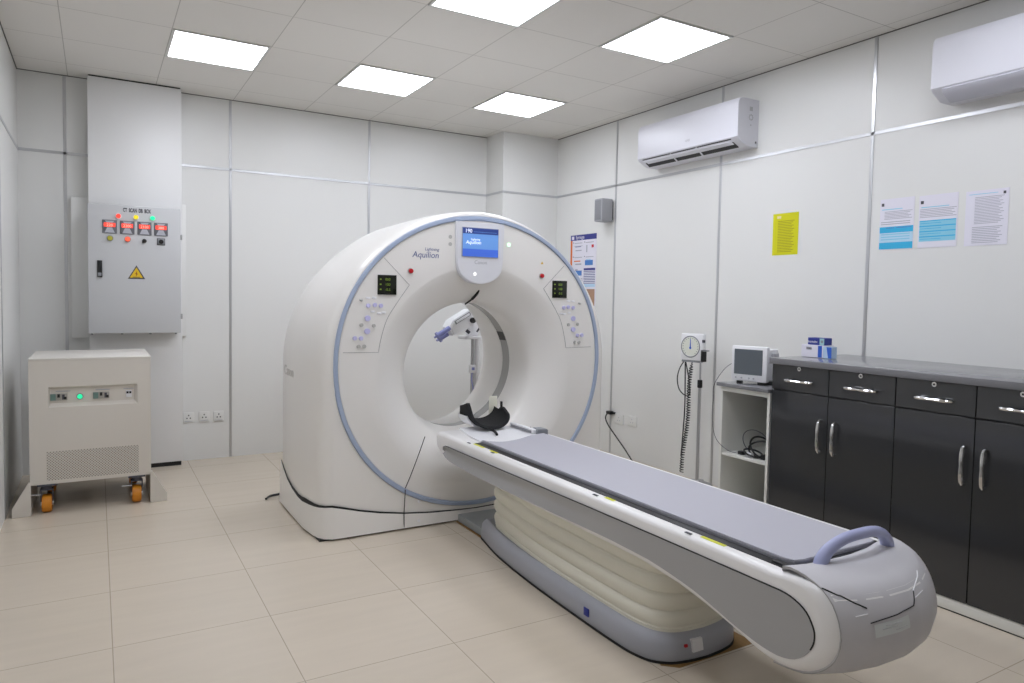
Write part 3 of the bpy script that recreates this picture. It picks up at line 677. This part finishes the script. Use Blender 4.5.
co = []
for i in range(700):
    t = i/699; z = .965-.87*t; cy_ = 3.955+.075*t+.010*math.sin(t*9); a = 2*math.pi*44*t
    rr_ = .013 if t > .06 else .013*t/.06
    co.append((3.925+rr_*math.cos(a), cy_+rr_*math.sin(a), z))
b = B(); b.tube(co, .0042, BLACK, 6); lab(b.build('coiled_hose', bp), 'coiled black hose')

# ------------------------------------------------------------------ wall sockets, plug, papers on the right wall
def socket(name, c, side, label, group):
    t = thing(name, c, label, 'power socket', group); x, y, z = c
    b = B()
    if side == 'x':
        b.box((x-.009, y-.062, z-.045), (x, y+.062, z+.045), SOCK, .003); o = b.build('plate', t)
        b = B()
        for dy, dz in ((0, .015), (.014, -.012), (-.014, -.012)): b.box((x-.0100, y+dy-.003, z+dz-.005), (x-.0088, y+dy+.003, z+dz+.005), INK)
        b.box((x-.013, y-.050, z-.012), (x-.0088, y-.034, z+.012), SOCK, .002); b.build('pin_holes', t)
    else:
        b.box((x-.042, y-.009, z-.044), (x+.042, y, z+.044), SOCK, .003); b.build('plate', t)
        b = B()
        for dx, dz in ((0, .018), (-.013, -.006), (.013, -.006)): b.box((x+dx-.005, y-.0102, z+dz-.005), (x+dx+.005, y-.0088, z+dz+.005), INKD)
        b.box((x-.032, y-.0102, z-.034), (x+.03, y-.0088, z-.030), INK); b.build('pin_holes', t)
    return t
so = socket('wall_socket', (.665, YB, .368), 'y', 'white wall socket nearest the column, leftmost of the three on the back wall', 'sockets low on the back wall')
copy_tree(so, (.122, 0, 0), 'white wall socket in the middle of the three on the back wall'); copy_tree(so, (.238, 0, -.004), 'white wall socket beside the metal strip, rightmost of three on the back wall')
so = socket('wall_socket', (XR, 5.07, .335), 'x', 'white wall socket on the right wall nearest the black plug', 'sockets low on the right wall')
copy_tree(so, (0, -.185, .010), 'white wall socket on the right wall, farther from the black plug')
pc = thing('power_plug', (XR-.02, 5.19, .385), 'black plug with cord in the right wall beside the white sockets', 'plug')
b = B(); b.box((XR-.045, 5.155, .365), (XR, 5.215, .395), BLACK, .005); b.box((XR-.022, 5.125, .372), (XR, 5.165, .390), BLACK, .003); b.build('plug_body', pc)
b = B(); b.tube(smooth_path([(XR-.035, 5.20, .372), (XR-.04, 5.225, .33), (XR-.045, 5.18, .27), (XR-.05, 5.05, .18), (XR-.06, 4.92, .10), (XR-.08, 4.80, .03), (XR-.10, 4.74, .008), (XR-.2, 4.6, .008)]), .006, BLACK); b.build('cord', pc)

def sheet(name, y0, y1, z0, z1, m, label, cat, els, group=None, lean=0):
    """y0: left edge as seen (larger y)"""
    t = B(); t.box((XR-.0025, y1, z0), (XR-.0005, y0, z1), m)
    for k_, (a, b_, c_, d_, mm_) in enumerate(els):      # fractions from the left/top
        t.box((XR-.0028-.00002*k_, y0-(y0-y1)*a, z1-(z1-z0)*b_), (XR-.0022, y0-(y0-y1)*c_, z1-(z1-z0)*d_), mm_)
    return t
def lines(x0, x1, ya, yb, n, m=INK, jit=0):
    o = []
    for k in range(n):
        y = ya+(yb-ya)*k/n; e = x1-(.12*((k*7) % 5)/4 if jit else 0); o.append((x0, y, e, y+(yb-ya)/n*.42, m))
    return o
t = sheet('', 2.628, 2.418, 1.765, 2.070, PAPER, '', '', [(.04, .08, .12, .14, INKD), (.06, .20, .66, .215, CYAN3)]+lines(.14, .95, .25, .42, 6, INK, 1)+lines(.04, .9, .45, .53, 2, INK)+[(.01, .55, .99, .67, CYAN), (.01, .67, .99, .86, CYAN2), (.01, .86, .99, .99, CYAN), (.2, .57, .45, .585, PBLUE), (.5, .57, .95, .585, PBLUE)]+lines(.06, .9, .69, .84, 3, CYAN3))
tag(t.build('notice_sheet', smooth=0), 'white A4 notice whose lower half is solid bright blue, leftmost of the white sheets', 'notice', 'white notices on the right wall')
t = sheet('', 2.390, 2.173, 1.765, 2.066, PAPER, '', '', [(.04, .10, .12, .16, INKD), (.06, .22, .78, .235, CYAN3)]+lines(.03, .97, .26, .44, 6, INK, 1)+[(.03, .48, .97, .88, CYAN3)]+[(.03, .48+k*.1, .97, .50+k*.1, CYAN) for k in range(4)]+[(.05, .53+k*.1, .6, .54+k*.1, CYAN) for k in range(4)])
tag(t.build('notice_sheet', smooth=0), 'white A4 notice with a striped pale blue table, middle one of the three white sheets', 'notice', 'white notices on the right wall')
t = sheet('', 2.133, 1.918, 1.762, 2.060, PAPER, '', '', [(.87, .05, .93, .10, INKD), (.08, .06, .75, .07, CYAN3)]+lines(.22, .90, .12, .62, 18, INK, 1)+lines(.18, .88, .66, .97, 10, INK, 1))
tag(t.build('notice_sheet', smooth=0), 'white A4 notice with only grey text lines, nearest the half-cut air conditioner', 'notice', 'white notices on the right wall')
t = sheet('', 3.423, 3.212, 1.765, 2.055, PYEL, '', '', [(.16, .06, .32, .12, mat('tape', 'e4d8a0', .5))]+lines(.20, .85, .18, .95, 20, PYEL2, 1))
tag(t.build('yellow_notice', smooth=0), 'bright yellow A4 notice taped to the right wall above the cartons', 'notice')
els = [(0, 0, 1, .075, NAVY), (0, .075, .07, 1, PORG), (.12, .15, .48, .155, INK)]
for cx_, cy__ in ((.10, .10), (.54, .10), (.10, .30), (.54, .30)):
    els += [(cx_, cy__, cx_+.03, cy__+.012, INKD), (cx_+.06, cy__+.01, cx_+.36, cy__+.02, INK)]
els += [(.18, .16, .42, .17, TXT), (.20, .21, .44, .225, INK), (.62, .15, .66, .25, INK), (.82, .15, .90, .19, RED), (.15, .36, .40, .375, PORG), (.2, .40, .44, .42, INK), (.58, .36, .88, .43, PBLUE), (.62, .345, .80, .36, CYAN2), (.16, .50, .46, .57, PBLUE), (.2, .48, .3, .5, INK)]
els += [(.54, .47, .97, .50, NAVY)]+lines(.54, .97, .51, .72, 9, TXT)+lines(.12, .5, .61, .72, 5, INK)+[(.54, .69, .97, .73, CYAN2), (.07, .76, .97, .99, PBRN), (.07, .76, .66, .90, CYAN)]
t = sheet('', 5.905, 5.477, 1.36, 2.066, PAPER, '', '', els)
t.text('Syringe', (XR-.0035, 5.82, 2.025), (0, -1, 0), (0, 0, 1), .05, PAPER); t.box((XR-.0036, 5.885, 2.022), (XR-.003, 5.845, 2.055), PAPER)
tag(t.build('instruction_poster', smooth=0), 'tall instruction poster with navy header and orange edge, partly behind the scanner ring', 'poster')
sk = thing('wall_speaker', (XR, 5.33, 2.25), 'small grey speaker box on the right wall above the poster', 'speaker')
b = B(); b.box((4.00, 5.225, 2.150), (XR-.012, 5.345, 2.360), mat('speaker_grey', 'a3a4a8', .5), .012); b.build('enclosure', sk)
b = B(); b.box((3.996, 5.240, 2.165), (4.002, 5.330, 2.345), mat('speaker_grille', '8f9094', .7, bump=.6, nscale=200), .003); b.build('grille', sk)
b = B(); b.box((XR-.015, 5.235, 2.17), (XR, 5.335, 2.34), BLACK, .003); b.build('mount', sk)

# ------------------------------------------------------------------ air conditioners
def ac(y0, y1, label, open_):
    t = thing('air_conditioner', (XR, (y0+y1)/2, 2.56), label, 'air conditioner', 'split air conditioners on the right wall')
    xf = 3.925; zt_, zf, zb_ = 2.887, 2.607, 2.578
    prof_ = [(XR, zt_), (xf+.05, zt_), (xf+.02, zt_-.008), (xf+.005, zt_-.03), (xf, zt_-.06), (xf, zf), (xf+.02, zf-.02), (xf+.10, zb_-.03), (XR, zb_-.03)]
    lo = [[(x, y, z) for x, z in prof_] for y in (y0, y1)]
    b = B(); t2 = []
    for y, k in ((y0, .985), (y0-.006, .996), (y0-.016, 1), (y1+.016, 1), (y1+.006, .996), (y1, .985)):
        t2.append([(XR+(x-XR)*k, y, 2.70+(z-2.70)*k) for x, z in prof_])
    b.loft(t2, ACW, cap0=True, cap1=True); body = b.build('body', t)
    if open_:
        b = B(); b.prism([(xf+.012, zf-.004), (xf+.095, zb_-.022), (xf+.085, zb_+.0), (xf+.03, zf+.0)], 1, y0-.05, y1+.06, GAP)
        b.prism([(xf+.006, zf-.009), (xf+.088, zb_-.032), (xf+.095, zb_-.026), (xf+.012, zf-.002)], 1, y0-.055, y1+.065, BLACK); b.build('outlet', t)
        for k, (fx, fz) in enumerate(((.026, -.0215), (.046, -.0285), (.066, -.0355))):
            b = B(); x = xf+fx; z = zf+fz; b.prism([(x-.006, z-.004), (x+.010, z-.013), (x+.011, z-.010), (x-.005, z+.000)], 1, y0-.075 if k else y0-.05, y1+.075, ACW); b.build('vane', t)
        for f in (.36, .62): b = B(); y = y0+(y1-y0)*f; b.prism([(xf+.008, zf-.012), (xf+.082, zb_-.036), (xf+.085, zb_-.03), (xf+.012, zf-.006)], 1, y-.006, y+.006, ACW); b.build('vane_support', t)
        b = B(); b.text('GREE', (xf-.0008, (y0+y1)/2-.02, 2.655), (0, -1, 0), (0, 0, 1), .022, TXTG); b.build('lettering', t)
    else:
        b = B(); b.prism([(xf+.010, zf-.006), (xf+.020, zf-.020), (xf+.095, zb_-.030), (xf+.088, zb_-.046), (xf+.014, zf-.038), (xf+.001, zf-.014)], 1, y0-.06, y1+.06, mat('vane_grey', 'c9c9d2', .35), .002); b.build('vane', t)
    b = B(); b.prism([(xf+.12, 2.80), (xf+.15, 2.80), (xf+.15, 2.83), (xf+.12, 2.83)], 1, y1-.001, y1+.001, TXTG)
    for k in range(8):
        a = k*math.pi/4; b.cyl((xf+.135+.018*math.cos(a), y1+.001, 2.755+.018*math.sin(a)), (xf+.135+.018*math.cos(a), y1-.001, 2.755+.018*math.sin(a)), .006, TXTG, n=8)
    b.cyl((xf+.135, y1+.001, 2.70), (xf+.135, y1-.001, 2.70), .006, TXTG, n=10); b.box((XR-.03, y1+.001, 2.575), (XR-.018, y1-.002, 2.59), INKD); b.build('side_marks', t)
    return t
ac(4.66, 3.585, 'white split air conditioner with open dark air slot, fully visible above the scanner right side', True)
ac(2.235, 1.16, 'white split air conditioner with closed flap, cut off by the right edge of the photo', False)

# ------------------------------------------------------------------ electrical cabinet on the column
e = thing('electrical_cabinet', (.268, 6.36, 1.10), 'grey wall electrical cabinet with lit meters on the left column', 'electrical cabinet')
X0, X1, Z0, Z1, YE_ = -.052, .583, 1.105, 2.083, 6.20
b = B(); b.box((X0+.004, YE_+.02, Z0+.004), (X1-.004, 6.359, Z1-.004), GREYD, .004); b.build('body', e)
door = B().box((X0, YE_, Z0), (X1-.004, YE_+.018, Z1), GREY, .004).build('door', e)
for z in (Z0+.13, Z1-.22):
    b = B(); b.cyl((X1+.004, YE_+.02, z-.02), (X1+.004, YE_+.02, z+.02), .007, CHROME, bev=.001); b.build('hinge', e)
def fx(u): return X0+(X1-X0)*u
def fz(v): return Z1-(Z1-Z0)*v
b = B(); b.text('CT  SCAN  DB  BOX', (fx(.515), YE_-.0012, fz(.050)), (1, 0, 0), (0, 0, 1), .042, INKD, 'CENTER', depth=.001, bold=.0012, sx=.50); b.build('lettering', door)
for u, m in ((.317, REDL), (.503, YELL), (.683, GRNL)):
    b = B(); b.cyl((fx(u), YE_+.001, fz(.088)), (fx(u), YE_-.006, fz(.088)), .021, WHITE, n=20, bev=.001); b.cyl((fx(u), YE_-.006, fz(.088)), (fx(u), YE_-.020, fz(.088)), .0165, m, n=20, bev=.004); b.build('pilot_lamp', door)
for i, u in enumerate((.225, .410, .595, .775)):
    mt2 = B().box((fx(u)-.049, YE_-.006, fz(.172)-.051), (fx(u)+.049, YE_+.001, fz(.172)+.051), mat('meter_grey', '6a6c72', .4), .003).build('digital_meter', door)
    b = B(); b.box((fx(u)-.038, YE_-.0085, fz(.172)-.002), (fx(u)+.038, YE_-.005, fz(.172)+.028), REDL); b.text(('220', '2200', '2100', '380')[i], (fx(u), YE_-.0095, fz(.172)+.002), (1, 0, 0), (0, 0, 1), .028, mat('digit_pink', 'ffb0a0', .4, emit=1), 'CENTER')
    b.prism([(fx(u)-.030, fz(.172)+.044), (fx(u)+.030, fz(.172)+.044), (fx(u)+.020, fz(.172)+.030), (fx(u)-.020, fz(.172)+.030)], 1, YE_-.0085, YE_-.005, mat('meter_pale', 'b6b8c0', .4))
    b.prism([(fx(u)-.034, fz(.172)-.046), (fx(u)+.034, fz(.172)-.046), (fx(u)+.016, fz(.172)-.006), (fx(u)-.016, fz(.172)-.006)], 1, YE_-.0085, YE_-.005, MATS['meter_pale']); b.build('meter_face', mt2)
for u, m in ((.228, OLIV), (.412, ORAL)):
    b = B(); b.cyl((fx(u), YE_+.001, fz(.262)), (fx(u), YE_-.005, fz(.262)), .022, GREYD, n=20); b.cyl((fx(u), YE_-.005, fz(.262)), (fx(u), YE_-.018, fz(.262)), .018, m, n=20, bev=.004); b.build('push_button', door)
b = B(); b.cyl((fx(.592), YE_+.001, fz(.270)), (fx(.592), YE_-.016, fz(.270)), .016, BLACK, n=20, bev=.003); b.cyl((fx(.592)-.012, YE_-.012, fz(.270)-.014), (fx(.592)+.008, YE_-.026, fz(.270)+.008), .007, BLACK); b.build('selector_switch', door)
b = B(); b.box((fx(.775)-.029, YE_-.004, fz(.270)-.027), (fx(.775)+.029, YE_+.001, fz(.270)+.027), BLACK, .002); b.box((fx(.775)-.025, YE_-.005, fz(.270)-.023), (fx(.775)+.025, YE_-.003, fz(.270)+.023), GREYD, .001); b.cyl((fx(.775), YE_-.004, fz(.270)), (fx(.775), YE_-.020, fz(.270)), .017, BLACK, bev=.002); b.build('rotary_switch', door)
b = B(); tri = [(fx(.505)-.060, fz(.572)), (fx(.505)+.060, fz(.572)), (fx(.505), fz(.572)+.105)]
b.prism(tri, 1, YE_-.001, YE_+.001, INKD); b.prism([(fx(.505)+(x-fx(.505))*.76, fz(.572)+.009+(z-fz(.572))*.76) for x, z in tri], 1, YE_-.002, YE_, YEL)
cxx, czz = fx(.505), fz(.572)
b.prism([(cxx+.004, czz+.062), (cxx-.009, czz+.038), (cxx-.001, czz+.038), (cxx-.004, czz+.018), (cxx+.009, czz+.042), (cxx+.001, czz+.042)], 1, YE_-.003, YE_-.0015, mat('bolt_orange', 'a04a10', .5)); b.box((cxx-.026, YE_-.003, czz+.012), (cxx+.026, YE_-.0015, czz+.016), INKD); b.build('warning_sign', door)
b = B(); b.box((fx(.092), YE_-.012, fz(.565)), (fx(.145), YE_+.001, fz(.435)), BLACK, .003); b.box((fx(.10), YE_-.014, fz(.555)), (fx(.137), YE_-.011, fz(.53)), GREYD, .001); b.build('latch', door)
for u in (.03, .35, .66, .95):
    b = B(); b.cyl((fx(u), YE_+.09, Z0+.006), (fx(u), YE_+.09, Z0-.014), .008, GREYD); b.build('bolt', e)

# ------------------------------------------------------------------ UPS on casters
u = thing('ups_unit', (-.03, 5.68, 0), 'beige metal power unit on orange casters in the left corner', 'power unit')
A0, A1, UY, UB, UZ0, UZ1 = -.372, .310, 5.33, 5.99, .192, .985
b = B(); rx0, rx1, rz0, rz1 = -.270, .232, .682, .812
# front sheet with a recess
for a, bb in (((A0, UZ0), (rx0, UZ1)), ((rx1, UZ0), (A1, UZ1)), ((rx0, UZ0), (rx1, rz0)), ((rx0, rz1), (rx1, UZ1))):
    b.box((a[0], UY, a[1]), (bb[0], UY+.03, bb[1]), UPSM)
b.box((A0, UY+.03, UZ0), (A1, UB, UZ1), UPSM)
lo = [[(rx0, UY, rz0), (rx1, UY, rz0), (rx1, UY, rz1), (rx0, UY, rz1)], [(rx0+.012, UY+.029, rz0+.022), (rx1-.02, UY+.029, rz0+.022), (rx1-.02, UY+.029, rz1-.016), (rx0+.012, UY+.029, rz1-.016)]]
b.loft(lo, UPSM, cap1=True)
ub = b.build('housing', u, 30)
b = B(); b.box((A0+.0, UY-.003, UZ1-.0), (A1+.002, UB, UZ1+.012), mat('ups_lid', 'dedad2', .45), .004); b.build('lid', u)
# perforated grille, one dark dot field
gp = B(); gx0, gx1, gz0, gz1 = -.283, .236, .214, .400
gm = bpy.data.materials.new('perforated_sheet'); gm.use_nodes = True; nt = gm.node_tree; bs = nt.nodes['Principled BSDF']
g = nt.nodes.new('ShaderNodeNewGeometry'); mp = nt.nodes.new('ShaderNodeMapping'); mp.inputs['Rotation'].default_value = (0, math.radians(45), 0); mp.inputs['Scale'].default_value = (84, 0, 84)
vo = nt.nodes.new('ShaderNodeTexVoronoi'); vo.inputs['Randomness'].default_value = 0; vo.inputs['Scale'].default_value = 1
lt = nt.nodes.new('ShaderNodeMath'); lt.operation = 'LESS_THAN'; lt.inputs[1].default_value = .30
mx = nt.nodes.new('ShaderNodeMix'); mx.data_type = 'RGBA'; mx.inputs['A'].default_value = srgb('d0cac0'); mx.inputs['B'].default_value = srgb('7d786e')
nt.links.new(g.outputs['Position'], mp.inputs['Vector']); nt.links.new(mp.outputs['Vector'], vo.inputs['Vector']); nt.links.new(vo.outputs['Distance'], lt.inputs[0]); nt.links.new(lt.outputs[0], mx.inputs['Factor']); nt.links.new(mx.outputs['Result'], bs.inputs['Base Color']); bs.inputs['Roughness'].default_value = .5
gp.box((gx0, UY-.0015, gz0), (gx1, UY+.001, gz1), gm); gp.build('grille', u, 0)
yr = UY+.029
for xx in (-.215, .02):
    k = B().box((xx-.045, yr-.012, .722), (xx+.048, yr+.001, .766), mat('breaker_grey', 'a8a49c', .5), .002).build('breaker', u)
    b = B(); b.box((xx-.043, yr-.014, .724), (xx-.015, yr-.011, .764), mat('breaker_teal', '6d8a82', .5)); b.box((xx-.006, yr-.020, .742), (xx+.008, yr-.011, .764), BLACK, .001); b.box((xx+.020, yr-.014, .728), (xx+.034, yr-.011, .760), INKD); b.box((xx+.030, yr-.016, .728), (xx+.044, yr-.011, .745), GAP); b.build('switch', k)
b = B(); b.cyl((-.098, yr, .742), (-.098, yr-.008, .742), .020, GREYD, n=24, bev=.002); b.cyl((-.098, yr-.008, .742), (-.098, yr-.016, .742), .015, GRNL, n=24, bev=.003); lab(b.build('pilot_lamp', u), 'green lit lamp')
b = B(); b.box((.165, yr-.008, .722), (.198, yr+.001, .768), WHITE, .002); b.box((.167, yr-.012, .748), (.180, yr-.007, .762), BLACK); b.box((.184, yr-.012, .748), (.196, yr-.007, .762), BLACK); b.build('small_switch', u)
for xa, xb in ((-.23, -.15), (-.01, .07), (.15, .21)): B().box((xa, yr-.002, .777), (xb, yr, .783), TXTG).build('marking', u)
for sx, xe in ((-1, A0+.005), (1, A1-.005)):
    b = B(); P = [(xe, 0.0), (xe+sx*.10, 0), (xe+sx*.10, .055), (xe+sx*.012, .215), (xe, .215)]
    b.prism(P, 1, UY-.012, UY+.012, UPSM, .002); b.prism([(xe, .0), (xe+sx*.006, 0), (xe+sx*.006, .19), (xe, .19)], 1, UY+.012, UB-.1, UPSM); b.build('stabiliser', u)
for cx_, cy_ in ((-.285, 5.37), (.225, 5.37), (-.285, 5.90), (.225, 5.90)):
    b = B(); b.box((cx_-.05, cy_-.045, .180), (cx_+.05, cy_+.045, .192), INKD, .002); b.cyl((cx_, cy_, .15), (cx_, cy_, .185), .03, INKD)
    for dx in (-.032, .032): b.prism([(cy_-.03, .155), (cy_+.03, .155), (cy_+.045, .055), (cy_+.02, .04)], 0, cx_+dx-.003, cx_+dx+.003, INKD)
    b.box((cx_-.036, cy_-.03, .15), (cx_+.036, cy_+.03, .158), INKD)
    b.cyl((cx_-.09, cy_-.02, .125), (cx_-.03, cy_-.02, .125), .005, STEEL)
    ct = b.build('caster', u)
    b = B(); b.cyl((cx_-.027, cy_+.02, .058), (cx_+.027, cy_+.02, .058), .058, ORANGE, n=28, bev=.006); b.cyl((cx_-.036, cy_+.02, .058), (cx_+.036, cy_+.02, .058), .018, STEEL, n=14); lab(b.build('wheel', ct), 'orange caster wheel')

# ------------------------------------------------------------------ contrast injector behind the gantry
inj = thing('contrast_injector', (2.90, 5.60, 0), 'white contrast injector on a pole seen through the scanner opening', 'injector')
b = B(); b.cyl((2.885, 5.6, .10), (2.885, 5.6, 1.07), .016, STEEL); b.cyl((2.93, 5.6, .10), (2.93, 5.6, 1.07), .022, WHITE); b.build('pole', inj)
b = B()
for k in range(5):
    a = math.radians(72*k); ex, ey = 2.90+.27*math.cos(a), 5.60+.27*math.sin(a)
    b.tube([(2.90, 5.60, .11), ((2.90+ex)/2, (5.6+ey)/2, .10), (ex, ey, .075)], .02, WHITE); b.cyl((ex, ey-.012, .035), (ex, ey+.012, .035), .035, BLACK)
b.build('foot', inj)
b = B(); b.box((2.783, 5.54, 1.060), (2.965, 5.69, 1.086), WHITE, .006); b.box((2.845, 5.615, 1.08), (2.955, 5.68, 1.29), WHITE, .02); b.build('mount', inj)
b = B(); b.cyl((2.795, 5.46, 1.232), (2.795, 5.410, 1.232), .024, BLACK, bev=.004); b.build('knob', inj)
d = V((-.87, 0, -.50)).normalized()
def P_(s_, n_, y=5.52):
    return V((2.815, y, 1.262)) + d*s_ + V((d.z, 0, -d.x))*n_
b = B(); pts = [P_(-.04, .04), P_(-.01, .07), P_(.19, .07), P_(.25, .035), P_(.25, -.045), P_(.21, -.055), P_(.03, -.06), P_(-.03, -.03)]
b.prism([(p.x, p.z) for p in pts], 1, 5.44, 5.60, WHITE, .012)
ih = b.build('head', inj)
pts = [P_(.02, .062), P_(.185, .062), P_(.185, .030), P_(.02, .030)]
b = B(); b.prism([(p.x, p.z) for p in pts], 1, 5.434, 5.442, GREYD, .002); pts = [P_(.03, .056), P_(.175, .056), P_(.175, .036), P_(.03, .036)]; b.prism([(p.x, p.z) for p in pts], 1, 5.431, 5.436, WHITE); b.build('control_pad', ih)
for yy, nn in ((5.47, .025), (5.55, -.030)):
    a0 = P_(.24, nn, yy); a1 = P_(.345+nn*.6, nn, yy); a2 = P_(.360+nn*.6, nn, yy); b = B(); b.cyl(a0, a1, .022, SYR, n=18); b.cyl(a1, a2, .032, SYR, n=18); b.cyl(a2, P_(.385+nn*.6, nn, yy), .010, SYR); lab(b.build('syringe', ih), 'lavender syringe mount')
b = B(); b.cyl((2.80, 5.56, 1.14), (2.825, 5.545, 1.115), .014, INKD); b.build('clamp', inj)
b = B(); b.cyl((2.905, 5.56, 1.125), (2.935, 5.56, 1.165), .008, INKD); b.build('lever', inj)
b = B(); b.box((2.845, 5.56, .76), (2.90, 5.60, .83), WHITE, .006); b.box((2.86, 5.555, .785), (2.885, 5.561, .81), SYR); b.tube(smooth_path([(2.87, 5.57, .78), (2.86, 5.56, .70), (2.875, 5.56, .62), (2.88, 5.58, .55)]), .005, SYR); b.build('cable_holder', inj)
